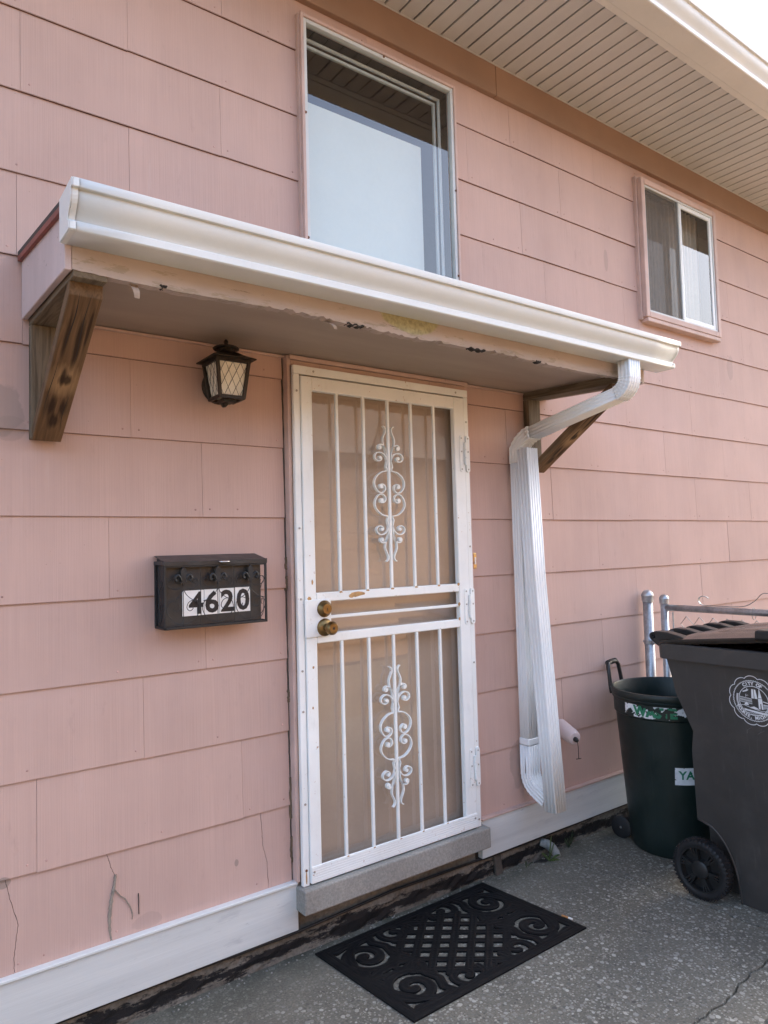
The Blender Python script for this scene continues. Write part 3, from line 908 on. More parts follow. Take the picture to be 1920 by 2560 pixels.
for z0, z1 in ((1.955, 2.132), (1.232, 1.402), (.475, .655)):
    hm = MB()
    for xa, xb in ((2.318, 2.3405), (2.3595, 2.383)):
        c_ = (xa+xb)/2; r = (xb-xa)/2
        pl = [(c_+r*math.cos(a), z1-r+r*math.sin(a)) for a in np.linspace(0, PI, 9)] + [(c_+r*math.cos(a), z0+r+r*math.sin(a)) for a in np.linspace(PI, 2*PI, 9)]
        hm.prism(pl, lambda u, v, w_: (u, w_, v), LY0-.004, LY0-.0003 if xa < 2.35 else FY0-.0002)
    h_ = hm.build('hinge', 'door_paint', sdoor, bevel=.001)
    mid = (z0+z1)/2
    for j in range(3):
        MB().lathe([(.0075, -.017), (.0075, .017)], (2.350, LY0-.006, mid+(j-1)*.037), (0, 0, 1), 12).build('hinge_knuckle', 'door_paint', h_, autos=True)
    for sx in (2.3292, 2.3712):
        for sz in (z0+.014, z1-.014, mid+.01):
            MB().lathe([(.0042, 0), (.0042, -.0012), (.002, -.002)], (sx, LY0-.0043, sz), (0, 1, 0), 8).build('hinge_screw', 'screw_steel', h_)
for sx, sz in ((1.4395, 2.25), (1.4395, 1.69), (1.4395, 1.405), (1.4395, 1.12), (1.4395, .96), (1.4395, .60), (2.3725, 2.20), (2.3725, 1.60), (2.3725, 1.05), (2.3725, .32), (1.52, 2.338), (2.31, 2.338), (1.47, .335), (2.34, .335)):
    yb = FY0-.0012 if not (sz < .34 and sx in (1.47, 2.34)) else LY0-.0042
    MB().lathe([(.0050, 0), (.0046, -.0016), (.0018, -.0024)], (sx, yb, sz), (0, 1, 0), 9).build('screw', 'screw_steel', sdoor)
MB().lathe([(.0055, 0), (.0048, -.002), (.0018, -.003)], (1.4395, FY0-.0002, .345), (0, 1, 0), 9).build('screw', 'rust_screw', sdoor)
# rust runs and blisters, thin flakes with their own outline
rr = None
def flake(mb, cx, cz, rx, rz, y, n=14):
    mb = MB()
    pl = [(cx+rx*math.cos(a)*random.uniform(.55, 1.1), cz+rz*math.sin(a)*random.uniform(.55, 1.1)) for a in np.linspace(0, 2*PI, n, endpoint=False)]
    mb.add([(u, y, v_) for u, v_ in pl], [tuple(range(n))])
    mb.build('rust_flake', 'rust_flake', sdoor)
plain('rust_flake', (.46, .27, .11), .85, 0, .35, 60, .5, 140)
flake(rr, 1.705, 1.410, .045, .011, LY0-.0004)
flake(rr, 1.68, 1.404, .02, .008, LY0-.0005)
flake(rr, 1.4395, .315, .0035, .032, FY0-.0004)
for bx in (1.630, 1.767, 1.899, 2.030, 2.166):
    flake(rr, bx+random.uniform(-.006, .006), 1.4235, .010, .0045, LY0-.0004)
    flake(rr, bx+random.uniform(-.006, .006), .3535, .008, .003, LY0-.0054)
flake(rr, 2.285, 1.33, .008, .012, LY0-.0004); flake(rr, 2.285, 1.262, .008, .010, LY0-.0004); flake(rr, 2.285, 1.424, .01, .009, LY0-.0004)
flake(rr, 1.475, 1.405, .010, .012, LY0-.0004); flake(rr, 1.487, 1.13, .006, .006, LY0-.0004); flake(rr, 1.49, 1.47, .006, .012, LY0-.0004); flake(rr, 1.482, .97, .004, .007, LY0-.0004)
sheet(1.509, 2.289, -.022, .350, 2.2565).build('pane', 'storm_glass', sdoor)

# ------------------------------------------------------------------ entry canopy
CX0, CX1, CY = .455, 3.012, -.600
# front board with a ragged lower edge
fb = MB()
N = 220
v = []
for i in range(N+1):
    x = CX0+(CX1-CX0)*i/N
    rag = 0
    if 1.0 < x < 2.5 and random.random() < .35: rag = random.uniform(0, .009)
    zb = 2.3555 + .004*math.sin(x*7) + rag + random.uniform(-.001, .001)
    v += [(x, CY, zb), (x, CY, 2.535), (x, CY+.036, 2.535), (x, CY+.036, zb+random.uniform(0, .004))]
fb.add(v, [(4*i+j, 4*i+(j+1) % 4, 4*i+4+(j+1) % 4, 4*i+4+j) for i in range(N) for j in range(4)] + [(0, 1, 2, 3), (4*N, 4*N+3, 4*N+2, 4*N+1)])
canopy = fb.build('canopy', 'canopy_paint', house)
canopy.name = 'canopy'
side = [(-.002, 2.384), (CY+.0005, 2.352), (CY+.0005, 2.515), (-.002, 2.592)]
for xa, xb in ((.436, .4545), (CX1+.0005, CX1+.018)):
    MB().prism(side, lambda u, v, w_: (w_, u, v), xa, xb).build('side_panel', 'canopy_side_paint' if xa < 1 else 'canopy_paint', canopy, bevel=.002)
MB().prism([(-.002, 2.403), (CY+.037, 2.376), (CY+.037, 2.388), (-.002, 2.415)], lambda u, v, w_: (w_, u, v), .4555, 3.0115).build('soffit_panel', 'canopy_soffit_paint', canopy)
MB().prism([(-.004, 2.400), (-.014, 2.399), (-.014, 2.391), (-.004, 2.390)], lambda u, v, w_: (w_, u, v), .62, 2.83).build('edge_bead', 'casing_paint', canopy)
MB().prism([(.0, 2.594), (-.62, 2.516), (-.62, 2.530), (.0, 2.610)], lambda u, v, w_: (w_, u, v), .425, 3.035).build('roof_deck', 'roof_shingle', canopy)
MB().prism([(-.002, 2.577), (-.60, 2.502), (-.60, 2.518), (-.002, 2.5935)], lambda u, v, w_: (w_, u, v), .424, .4355).build('drip_edge', 'red_drip_edge', canopy)
# peeling paint curls and splinters
for px, ln, lean in ((.62, .045, .010), (1.26, .024, .03)):
    n = 8
    v = []
    for i in range(n):
        t = i/(n-1)
        wq = .013*(1-.4*t)
        v += [(px-wq+lean*t, CY+.028-.02*math.sin(t*2.4), 2.360-ln*t), (px+wq+lean*t, CY+.028-.02*math.sin(t*2.4)+.004, 2.361-ln*t)]
    MB().add(v, [(2*i, 2*i+1, 2*i+3, 2*i+2) for i in range(n-1)]).build('paint_curl', 'peel_flake', canopy, solid=.001)
for px, ln in ((1.36, .07), (1.93, .085), (.70, .02), (2.28, .03)):
    pl = [(px+ln*(j/9-.5), 2.3570+.0035*math.sin(j*1.7)) for j in range(10)]
    MB().ribbon(pl, .006, CY-.0015, CY+.02).build('split_edge', 'dark_gap', canopy)

cg = gutter('canopy_gutter', house, CY-.003, 2.418, .428, 3.125, 'gutter_white', 1.02, -.004)
pr = [(a*1.02, b*1.02) for a, b in kprofile()]
for xe, d in ((.4265, -1), (3.1255, 1)):
    pl = [(a-.0, b) for a, b in pr]
    ec = MB().prism([(CY-.003+a, 2.418+b) for a, b in pl], lambda u, v, w_: (w_, u, v), xe, xe+d*.0035)
    for (a, b), (a2, b2) in zip(pl[:-1], pl[1:]):
        ec.add([(xe, CY-.003+a*1.015, 2.418+b-.001), (xe, CY-.003+a2*1.015, 2.418+b2-.001), (xe-d*.014, CY-.003+a2*1.02-.001, 2.418+b2-.001), (xe-d*.014, CY-.003+a*1.02-.001, 2.418+b-.001)], [(0, 1, 2, 3)])
    ec.build('end_cap', 'gutter_white', cg, bevel=.0008)

# brackets of weathered two-by-fours
def lumber(name, mt, parent, a, b, wid, dep, side=(1, 0, 0), cut=(0, 0)):
    """local Z runs from a to b, local X = side"""
    a, b = Vector(a), Vector(b)
    t = (b-a).normalized()
    sx = Vector(side); sx = (sx - t*sx.dot(t)).normalized()
    sy = t.cross(sx)
    L = (b-a).length
    v = []
    for z, c_ in ((0, cut[0]), (L, cut[1])):
        for su, sv in ((-1, -1), (1, -1), (1, 1), (-1, 1)):
            v.append((su*wid/2, sv*dep/2, z + c_*sv*dep/2))
    o = MB().add(v, [(3, 2, 1, 0), (4, 5, 6, 7), (0, 1, 5, 4), (1, 2, 6, 5), (2, 3, 7, 6), (3, 0, 4, 7)]).build(name, mt, parent, bevel=.0025, seg=2)
    o.matrix_basis = Matrix(((sx.x, sy.x, t.x, a.x), (sx.y, sy.y, t.y, a.y), (sx.z, sy.z, t.z, a.z), (0, 0, 0, 1)))
    return o
for xc in (.502, 2.882):
    br = bpy.data.objects.new('bracket', None); COL.objects.link(br); attach(br, house)
    lumber('wall_post', 'bracket_wood_grey', br, (xc, -.0205, 1.985), (xc, -.0205, 2.3625), .089, .038)
    lumber('arm', 'bracket_wood_grey', br, (xc, -.002, 2.383), (xc, CY+.002, 2.3565), .089, .037)
    lumber('brace', 'bracket_wood', br, (xc, -.048, 1.998), (xc, CY+.045, 2.330), .088, .038, cut=(.55, .9))
    bo = [q for q in br.children if q.name.startswith('brace')][0]
    for px_, z0_, z1_, w_ in ((-.017, .40, .60, .0035), (.014, .34, .60, .0028), (.027, .05, .22, .002), (-.03, .12, .36, .0022)):
        for sy_ in (-1, 1):
            sp_ = MB()
            n_ = 12
            v = []
            for i_ in range(n_):
                t_ = i_/(n_-1)
                hw = w_/2*math.sin(PI*(.06+.9*t_))
                xx_ = px_+.003*math.sin(t_*5+px_*90)
                v += [(xx_-hw, sy_*.0194, z0_+(z1_-z0_)*t_), (xx_+hw, sy_*.0194, z0_+(z1_-z0_)*t_)]
            sp_.add(v, [(2*i_, 2*i_+1, 2*i_+3, 2*i_+2) for i_ in range(n_-1)])
            so_ = sp_.build('split', 'dark_gap', br)
            so_.matrix_basis = bo.matrix_basis.copy()

# ------------------------------------------------------------------ downspout
def ribbed(wid, dep, ng=4, rd=.003):
    out = []
    def sd2(p0, p1, nrm, n):
        L = math.hypot(p1[0]-p0[0], p1[1]-p0[1])
        ux, uy = (p1[0]-p0[0])/L, (p1[1]-p0[1])/L
        out.append((p0[0]+ux*.003, p0[1]+uy*.003))
        for i in range(n):
            c_ = L*(i+.75)/(n+.5)
            for dx, dd in ((-.0055, 0), (-.003, rd), (.003, rd), (.0055, 0)):
                out.append((p0[0]+ux*(c_+dx)+nrm[0]*dd, p0[1]+uy*(c_+dx)+nrm[1]*dd))
        out.append((p1[0]-ux*.003, p1[1]-uy*.003))
    a, b = wid/2, dep/2
    sd2((-a, -b), (a, -b), (0, 1), ng)
    sd2((a, -b), (a, b), (-1, 0), max(2, ng-1))
    sd2((a, b), (-a, b), (0, -1), ng)
    sd2((-a, b), (-a, -b), (1, 0), max(2, ng-1))
    return out
def sweep(name, path, xc, parent, wid=.076, dep=.058, scales=None, mt='downspout_white', ng=4):
    """path of (y,z); xc one value or one per point"""
    pr = ribbed(wid, dep, ng)
    n = len(pr)
    v = []
    P = [np.array(q, float) for q in path]
    xs_ = xc if isinstance(xc, (list, tuple, np.ndarray)) else [xc]*len(P)
    for i, q in enumerate(P):
        t = P[min(i+1, len(P)-1)] - P[max(i-1, 0)]
        t /= np.linalg.norm(t)
        nr = np.array((t[1], -t[0]))
        sc_ = scales[i] if scales else 1.
        for u, w_ in pr:
            pq = q + nr*w_*sc_
            v.append((xs_[i]+u*sc_, pq[0], pq[1]))
    f = [(i*n+j, i*n+(j+1) % n, (i+1)*n+(j+1) % n, (i+1)*n+j) for i in range(len(P)-1) for j in range(n)]
    return MB().add(v, f).build(name, mt, parent, solid=.0016, autos=True)
def arc(c, r, a0, a1, n=22):
    return [(c[0]+r*math.cos(a0+(a1-a0)*i/(n-1)), c[1]+r*math.sin(a0+(a1-a0)*i/(n-1))) for i in range(n)]
def pleat(n, amp=.045): return [1.0 + (amp if i % 3 == 1 else 0) - (.02 if i % 3 == 2 else 0) for i in range(n)]
DX, DT = 2.738, 2.815
ds = sweep('downspout', [(-.050, 2.08), (-.050, 1.6), (-.050, 1.0), (-.050, .56)], DX, house)
ang = .25
e1 = [(-.664, 2.425), (-.664, 2.345)] + arc((-.594, 2.345), .070, PI, PI+PI/2-ang, 20)
sweep('elbow', e1, DT, ds, .081, .063, [1., 1.]+pleat(20))
p0 = e1[-1]
tdir = np.array((math.cos(ang), -math.sin(ang)))
Lr = .47
q1 = (p0[0]+tdir[0]*Lr, p0[1]+tdir[1]*Lr)
sweep('slanted_run', [(p0[0]-tdir[0]*.03, p0[1]-tdir[1]*.03), ((p0[0]+q1[0])/2, (p0[1]+q1[1])/2), (q1[0]+tdir[0]*.03, q1[1]+tdir[1]*.03)], [DT+.004, (DT+DX)/2, DX-.004], ds)
rr_, th = .085, -ang
cc = (q1[0]+math.sin(th)*rr_, q1[1]-math.cos(th)*rr_)
e2 = [(cc[0]-rr_*math.sin(th+(-PI/2-th)*i/17), cc[1]+rr_*math.cos(th+(-PI/2-th)*i/17)) for i in range(18)]
dxs = -.050 - e2[-1][0]
e2 = [(y_+dxs*(i/17), z_) for i, (y_, z_) in enumerate(e2)]
sweep('elbow', e2 + [(-.050, e2[-1][1]-.06)], DX, ds, .081, .063, pleat(18)+[1.])
# strap, bottom elbow and the flip-up extension folded against the spout
MB().box(DX-.0405, DX+.0405, -.0815, -.018, .604, .636).build('strap', 'downspout_white', ds, bevel=.003)
e3 = [(-.050, .60), (-.050, .465)] + arc((-.135, .465), .085, 0, -PI/2.5, 20) + [(-.165, .355)]
sweep('elbow', e3, DX, ds, .081, .063, [1., 1.]+pleat(20, .03)+[1.])
sweep('flip_up_extension', [(-.205, .315), (-.180, .70), (-.131, 1.44), (-.108, 2.085)], DX-.003, ds, .079, .072)
# ------------------------------------------------------------------ wall lantern
lx, ly = 1.102, -.125
lan = thing('wall_lantern', 'black metal wall lantern with frosted diamond-lattice panes under the canopy', 'lantern', (lx, 0, 2.235))
MB().lathe([(.066, .0), (.066, -.012), (.058, -.020), (.03, -.026), (.0, -.026)], (1.122, -.001, 2.235), (0, 1, 0), 28).build('back_plate', 'lantern_metal', lan, autos=True)
MB().tube([(1.122, -.02, 2.205), (1.118, -.05, 2.175), (1.108, -.08, 2.150), (lx, -.105, 2.146), (lx, ly, 2.152)], .0085, 10).build('arm', 'lantern_metal', lan, smooth=True)
def sq(h): return [(-h, -h), (h, -h), (h, h), (-h, h)]
zb, zt, hb, ht = 2.163, 2.303, .050, .066
cg_ = MB()
for sx, sy in sq(1):
    a, b = Vector((lx+sx*(hb-.004), ly+sy*(hb-.004), zb)), Vector((lx+sx*(ht-.004), ly+sy*(ht-.004), zt))
    cg_.beam(a, b, .012, .012)
def ringbar(mb, h, z0, z1, t=.011):
    mb.box(lx-h, lx+h, ly-h, ly-h+t, z0, z1); mb.box(lx-h, lx+h, ly+h-t, ly+h, z0, z1)
    mb.box(lx-h, lx-h+t, ly-h+t, ly+h-t, z0, z1); mb.box(lx+h-t, lx+h, ly-h+t, ly+h-t, z0, z1)
ringbar(cg_, ht+.0015, zt-.012, zt+.002)
ringbar(cg_, hb+.001, zb-.004, zb+.009)
cg_.lathe([(.032, -.012), (.038, -.004), (.038, 0), (.0, 0)], (lx, ly, zb-.001), (0, 0, 1), 4, a0=PI/4)
cg_.build('cage', 'lantern_metal', lan, bevel=.001)
rf = MB()
v = []
for h, z in ((.083, 2.304), (.083, 2.308), (.046, 2.326), (.031, 2.338)):
    v += [(lx+sx*h, ly+sy*h, z) for sx, sy in sq(1)]
rf.add(v, [(4*i+j, 4*i+(j+1) % 4, 4*i+4+(j+1) % 4, 4*i+4+j) for i in range(3) for j in range(4)] + [(3, 2, 1, 0), (12, 13, 14, 15)])
rf.build('roof', 'lantern_metal', lan)
MB().lathe([(.027, 2.332), (.027, 2.352), (.047, 2.351), (.049, 2.354), (.046, 2.358), (.020, 2.362), (.008, 2.364)], (lx, ly, 0), (0, 0, 1), 28).build('chimney_cap', 'lantern_metal', lan, autos=True)
MB().lathe([(.008, 2.362), (.0085, 2.370), (.006, 2.373), (.009, 2.377), (.008, 2.383), (.003, 2.389)], (lx, ly, 0), (0, 0, 1), 14).build('finial', 'lantern_metal', lan, smooth=True)
for face in range(4):
    ca, sa = math.cos(face*PI/2), math.sin(face*PI/2)
    def pt(u, t, inset):
        h = hb+(ht-hb)*t-.007-inset
        x_, y_ = u, -h
        return (lx+x_*ca-y_*sa, ly+x_*sa+y_*ca, zb+.006+(zt-zb-.012)*t)
    pn = MB()
    a0, a1 = hb-.009, ht-.009
    pn.add([pt(-a0, 0, .003), pt(a0, 0, .003), pt(a1, 1, .003), pt(-a1, 1, .003)], [(0, 1, 2, 3)])
    po = pn.build('pane', 'frosted_pane', lan, solid=.002)
    lt = MB()
    N_ = 4
    for s_ in (-1, 1):
        for kx in range(-6, 7):
            # diamond lattice lines: u = kx*d + s*t*...
            pts = []
            for t in np.linspace(0, 1, 41):
                u = kx*.030 + s_*t*.062
                if abs(u) <= a0+(a1-a0)*t: pts.append(pt(u, t, -.0005))
            if len(pts) > 2: lt.tube([pts[0], pts[-1]], .0008, 4)
    lt.build('lattice', 'black_iron', po)

# ------------------------------------------------------------------ mailbox
mbx = thing('mailbox', 'black metal wall mailbox with fleur-de-lis scrolls and white house numbers', 'mailbox', (1.065, 0, 1.335))
MX0, MX1, MF = .868, 1.262, -.102
bd = MB()
bd.prism([(-.003, 1.340), (-.088, 1.340), (-.088, 1.562), (-.003, 1.585)], lambda u, v, w_: (w_, u, v), MX0+.008, MX1-.016)
bd.build('box_body', 'mail_box_metal', mbx, bevel=.003)
ld = MB()
ld.prism([(-.002, 1.594), (MF-.006, 1.571), (MF-.006, 1.556), (MF-.0045, 1.556), (MF-.0045, 1.5695), (-.002, 1.5925)], lambda u, v, w_: (w_, u, v), MX0-.002, MX1+.002)
ld.box(MX0-.0025, MX0-.001, MF-.006, -.002, 1.560, 1.574); ld.box(MX1+.001, MX1+.0025, MF-.006, -.002, 1.560, 1.574)
lid = ld.build('lid', 'mail_box_metal', mbx, bevel=.001)
MB().lathe([(.0, -.004), (.02, -.003), (.024, 0), (.02, .003), (0, .004)], (1.088, MF-.0065, 1.566), (0, 0, 1), 20).build('finger_pull', 'chrome', lid, smooth=True)
cg_ = MB()
for x_ in (MX0+.003, MX1-.003):
    for y_ in (MF, -.006):
        cg_.box(x_-.004, x_+.004, y_-.004, y_+.004, 1.336, 1.566)
cg_.box(MX0-.001, MX1+.001, MF-.004, MF+.004, 1.334, 1.3425)
for x_ in (MX0+.003, MX1-.003):
    cg_.box(x_-.0038, x_+.0038, MF+.004, -.002, 1.334, 1.3425)
cg_.box(MX0-.001, MX1+.001, MF-.0035, MF+.0035, 1.5500, 1.5568)
cg_.build('cage_frame', 'black_iron', mbx, bevel=.001)
wi = MB()
WR = .0013
yw = MF-.001
for i in range(1, 6):
    xx = MX0+.003+(MX1-MX0-.006)*i/6
    wi.tube([(xx, yw, 1.340), (xx, yw, 1.553)], WR, 6)
sp = (MX1-MX0-.006)/3
for j in range(3):
    xc = MX0+.003+sp*(j+.5)
    for sg in (-1, 1):
        # big heart: from bottom centre up and round into a curl
        c_ = spline([(0, 1.349), (.026, 1.356), (.048, 1.375), (.059, 1.40), (.053, 1.424), (.035, 1.433), (.018, 1.425), (.012, 1.407), (.022, 1.396), (.034, 1.402), (.033, 1.412)], 4)
        wi.tube([(xc+sg*a, yw-.002, b) for a, b in c_], WR, 6)
        c_ = spline([(.002, 1.470), (.010, 1.455), (.030, 1.437), (.056, 1.428)], 4)
        wi.tube([(xc+sg*a, yw-.002, b) for a, b in c_], WR, 6)
        c_ = spline([(.010, 1.478), (.03, 1.474), (.045, 1.480), (.056, 1.495), (.052, 1.508), (.040, 1.508), (.036, 1.498), (.044, 1.492)], 4)
        wi.tube([(xc+sg*a, yw-.002, b) for a, b in c_], WR, 6)
wi.build('scroll_wires', 'black_iron', mbx)
for j in range(3):
    xc = MX0+.003+sp*(j+.5)
    fl = MB()
    petal = [(.0, 1.553), (.009, 1.543), (.0115, 1.527), (.006, 1.506), (.003, 1.485), (-.003, 1.485), (-.006, 1.506), (-.0115, 1.527), (-.009, 1.543)]
    fl.prism([(xc+a, b) for a, b in petal], lambda u, v, w_: (u, w_, v), yw-.008, yw-.002)
    for sg in (-1, 1):
        c_ = spline([(.004, 1.497), (.012, 1.515), (.022, 1.523), (.030, 1.514), (.027, 1.503), (.020, 1.507)], 4)
        rad = [.002+.0035*math.sin(PI*i/(len(c_)-1))**.6 for i in range(len(c_))]
        fl.tube([(xc+sg*a, yw-.005, b) for a, b in c_], rad, 8)
    fl.box(xc-.013, xc+.013, yw-.009, yw-.003, 1.494, 1.500)
    fl.build('fleur_ornament', 'black_iron', mbx, bevel=.001)
for sx_ in (MX0+.0005, MX1-.0005):      # scrolls on the ends
    s2 = MB()
    for sg in (-1, 1):
        c_ = spline([(0, 1.350), (.018, 1.365), (.026, 1.39), (.022, 1.415), (.010, 1.42), (.006, 1.405), (.014, 1.40)], 4)
        s2.tube([(sx_, -.052+sg*a, b) for a, b in c_], WR, 6)
        c_ = spline([(.002, 1.46), (.012, 1.478), (.026, 1.485), (.030, 1.50), (.02, 1.505)], 4)
        s2.tube([(sx_, -.052+sg*a, b) for a, b in c_], WR, 6)
    s2.tube([(sx_, -.052, 1.342), (sx_, -.052, 1.555)], WR, 6)
    s2.build('end_scroll', 'black_iron', mbx)
tx = [.936, 1.018, 1.0765, 1.138, 1.201]
for i, dg in enumerate('4620'):
    a, b = tx[i]+.0008, tx[i+1]-.0008
    z0_, z1_ = 1.3765+.0006*i, 1.467+.0006*i
    t_ = box('number_tile', 'tile_white', mbx, a, b, -.0915, -.0886, z0_, z1_, .0008)
    vs, fs = text_geo(dg, .1, .0028)
    xs_ = [q[0] for q in vs]; ys_ = [q[1] for q in vs]
    wd = .052 if i else .054
    sc_y = .080/(max(ys_)-min(ys_)); sc_x = wd/(max(xs_)-min(xs_))
    mx, my = (max(xs_)+min(xs_))/2, (max(ys_)+min(ys_))/2
    off = .010 if i == 0 else 0
    MB().add([((a+b)/2+off+(q[0]-mx)*sc_x, -.0922, (z0_+z1_)/2+(q[1]-my)*sc_y) for q in vs], fs).build('numeral', 'ink_black', t_)

# ------------------------------------------------------------------ doorbell, faucet cover, cable, pipe, stake
bell = thing('doorbell_button', 'small brass doorbell button beside the security door hinge side', 'doorbell', (2.440, 0, 1.53))
MB().box(2.430, 2.450, -.014, .004, 1.490, 1.567).build('plate', 'brass_bright', bell, bevel=.003, seg=2)
MB().box(2.4355, 2.4445, -.0165, -.013, 1.511, 1.546).build('button', 'tile_white', bell, bevel=.001)
for zz in (1.498, 1.559):
    MB().lathe([(.003, 0), (.002, -.0015)], (2.440, -.0142, zz), (0, 1, 0), 8).build('screw', 'screw_steel', bell)

fc = thing('faucet_cover', 'pale pink foam faucet cover with black toggle cord low on the wall', 'faucet cover', (3.03, 0, .63))
ax0, ax1 = Vector((3.035, .004, .630)), Vector((2.968, -.148, .605))
axd = (ax1-ax0).normalized(); L_ = (ax1-ax0).length
MB().lathe([(.041, 0), (.041, L_*.25), (.040, L_*.75), (.037, L_*.92), (.029, L_), (.010, L_+.004)], ax0, axd, 28).build('shell', 'foam_cover', fc, autos=True)
MB().lathe([(.013, 0), (.013, .010), (.010, .020), (.006, .024)], ax1+axd*.003, axd, 14).build('toggle', 'black_plastic', fc, autos=True)
e_ = ax1+axd*.026
MB().tube([e_, e_+Vector((-.003, -.006, -.03)), e_+Vector((0, -.004, -.088))], .0017, 6).tube([e_+Vector((-.014, 0, -.088)), e_+Vector((.016, -.006, -.089))], .002, 6).build('cord', 'cable_black', fc)

cb = MB()
cb.tube([(WX0+.2, -.006, .098)] + [(x_, -.006, .104+.004*math.sin(x_*3)+random.uniform(-.002, .002)) for x_ in np.linspace(-.5, 1.42, 26)] + [(1.9, .006, .112), (2.40, -.004, .108)] + [(x_, -.006, .106+.003*math.sin(x_*4)) for x_ in np.linspace(2.45, 5, 20)], .006, 8)
tag(cb.build('foundation_cable', 'cable_black', None, smooth=True), 'thin black cable clipped along the bottom edge of the white skirt board', 'cable')

dpm = MB()
v = []
pts = [(2.862, .015, .070), (2.880, -.008, .062), (2.898, -.026, .045), (2.915, -.038, .018), (2.922, -.042, -.01)]
dpm.tube(pts, [.019, .023, .024, .021, .020], 14)
dp = dpm.build('drain_pipe', 'pipe_pale', None, smooth=True)
tag(dp, 'crusty pale pipe stub poking out of the foundation behind a weed', 'pipe')
st = lumber('wooden_stake', 'old_stake', None, (2.548, .002, -.04), (2.536, .008, .108), .045, .014)
tag(st, 'dark old wooden stake wedged between concrete and skirt board', 'stake')

# ------------------------------------------------------------------ weeds
def leaf(mb, base, tip, wid, bend=(0, 0, .02), n=7):
    b_, t_ = Vector(base), Vector(tip)
    d_ = (t_-b_)
    sd3 = d_.cross(Vector((0.3, -1, .2))).normalized()
    v = []
    for i in range(n):
        t = i/(n-1)
        P = b_+d_*t+Vector(bend)*math.sin(PI*t)
        w_ = wid*math.sin(PI*(.12+.88*t))**.8 * (1 if t < .99 else .05)
        v += [P-sd3*w_, P+Vector((0, 0, -.002*math.sin(PI*t))), P+sd3*w_]
    mb.add(v, [(3*i+j, 3*i+j+1, 3*i+4+j, 3*i+3+j) for i in range(n-1) for j in range(2)])
def weed(label, c, specs, mt):
    w_ = thing('weed', label, 'weed', c, 'weeds along the foundation')
    for (dx, dy, dz, wd) in specs:
        lm = MB()
        leaf(lm, c, (c[0]+dx, c[1]+dy, c[2]+dz), wd, (dx*.2, dy*.2, abs(dz)*.25+.006))
        lm.build('leaf', mt, w_, smooth=True)
    MB().tube([(c[0], c[1], -.03), (c[0]+.002, c[1], .01), (c[0], c[1], .03)], .0022, 6).build('stem', mt, w_)
weed('light green broad-bladed weed sprouting from the concrete crack', (2.845, -.055, .0), [(.012, -.01, .125, .0085), (.035, -.01, .085, .007), (-.04, -.02, .03, .006), (.05, -.03, .025, .006), (-.055, .0, .05, .006), (.02, -.05, .012, .006), (-.02, -.05, .02, .005)], 'leaf_green')
weed('dark grassy tuft at the foot of the foundation past the pipe', (3.05, -.012, .0), [(random.uniform(-.05, .05), random.uniform(-.04, .005), random.uniform(.03, .075), .0028) for _ in range(16)], 'leaf_dark')
weed('thin dry sprig beside the wooden stake', (2.70, -.03, .0), [(.01, -.01, .05, .002), (-.03, -.02, .03, .002), (.035, -.02, .02, .002)], 'leaf_dark')

# ------------------------------------------------------------------ doormat: one moulded rubber sheet with cut-outs
MW, MD_ = .93, .565
NU, NV = 410, 250
uu = (np.arange(NU)+.5)/NU*MW - MW/2
vv = (np.arange(NV)+.5)/NV*MD_ - MD_/2
U, V = np.meshgrid(uu, vv, indexing='ij')
Hm = np.zeros_like(U)
def rib(pts, wd, h=.0075):
    global Hm
    pts = [np.array(p, float) for p in pts]
    d2 = np.full_like(U, 9.)
    for a, b in zip(pts[:-1], pts[1:]):
        ab = b-a
        L2 = (ab**2).sum()+1e-12
        t = np.clip(((U-a[0])*ab[0]+(V-a[1])*ab[1])/L2, 0, 1)
        d2 = np.minimum(d2, (U-a[0]-t*ab[0])**2+(V-a[1]-t*ab[1])**2)
    d = np.sqrt(d2)
    prof = np.where(d < wd/2, h - .0022*np.clip((d-wd/2+.0045)/.0045, 0, 1), 0)
    prof = np.where((d < wd*.16), prof-.0012, prof)
    Hm = np.maximum(Hm, prof)
ed = np.minimum(MW/2-np.abs(U), MD_/2-np.abs(V))
Hm = np.where(ed < .042, .0062 + .002*np.clip((ed-.004)/.006, 0, 1) - .0014*((ed > .028) & (ed < .031)), Hm)
cs = []
for s_ in (-1, 1):
    for c0 in np.arange(-.204, .205, .068):
        # diagonal lattice bands clipped to an ellipse
        dirv = np.array((math.cos(s_*.72), math.sin(s_*.72)))
        nrm = np.array((-dirv[1], dirv[0]))
        pl = []
        for t in np.linspace(-.34, .34, 90):
            q = nrm*c0+dirv*t
            if (abs(q[0])/.30)**1.5+(abs(q[1])/.232)**1.5 < 1: pl.append(q)
        if len(pl) > 3: rib([pl[0], pl[-1]], .031, .0078 if s_ > 0 else .0072)
def mir(pts, wd, h=.0078):
    for a in (-1, 1):
        for b in (-1, 1):
            rib([(a*p_[0], b*p_[1]) for p_ in pts], wd, h)
ell = lambda cx, cy, rx, ry, a0, a1, n=26: [(cx+rx*math.cos(a0+(a1-a0)*i/(n-1)), cy+ry*math.sin(a0+(a1-a0)*i/(n-1))) for i in range(n)]
mir(spiral(.332, .132, .112, .012, -PI*.95, PI*2.45, 70), .037)
mir(spiral(.142, .200, .080, .014, PI*1.05, -PI*1.35, 46), .031)
mir(ell(.275, .0, .150, .240, .02, PI*.55), .032)
mir([(.0, .205), (.05, .24), (.12, .25)], .034)
mir([(.43, .0), (.405, .045), (.43, .10)], .034)
mir([(.20, .0), (.28, .030), (.36, .020), (.43, .0)], .036)
mir([(.235, .25), (.25, .20), (.225, .15), (.24, .09), (.21, .04)], .034)
mir([(.42, .25), (.40, .235), (.34, .25)], .03)
mask = Hm > .001
idx = -np.ones((NU+1, NV+1), int)
mv, mf = [], []
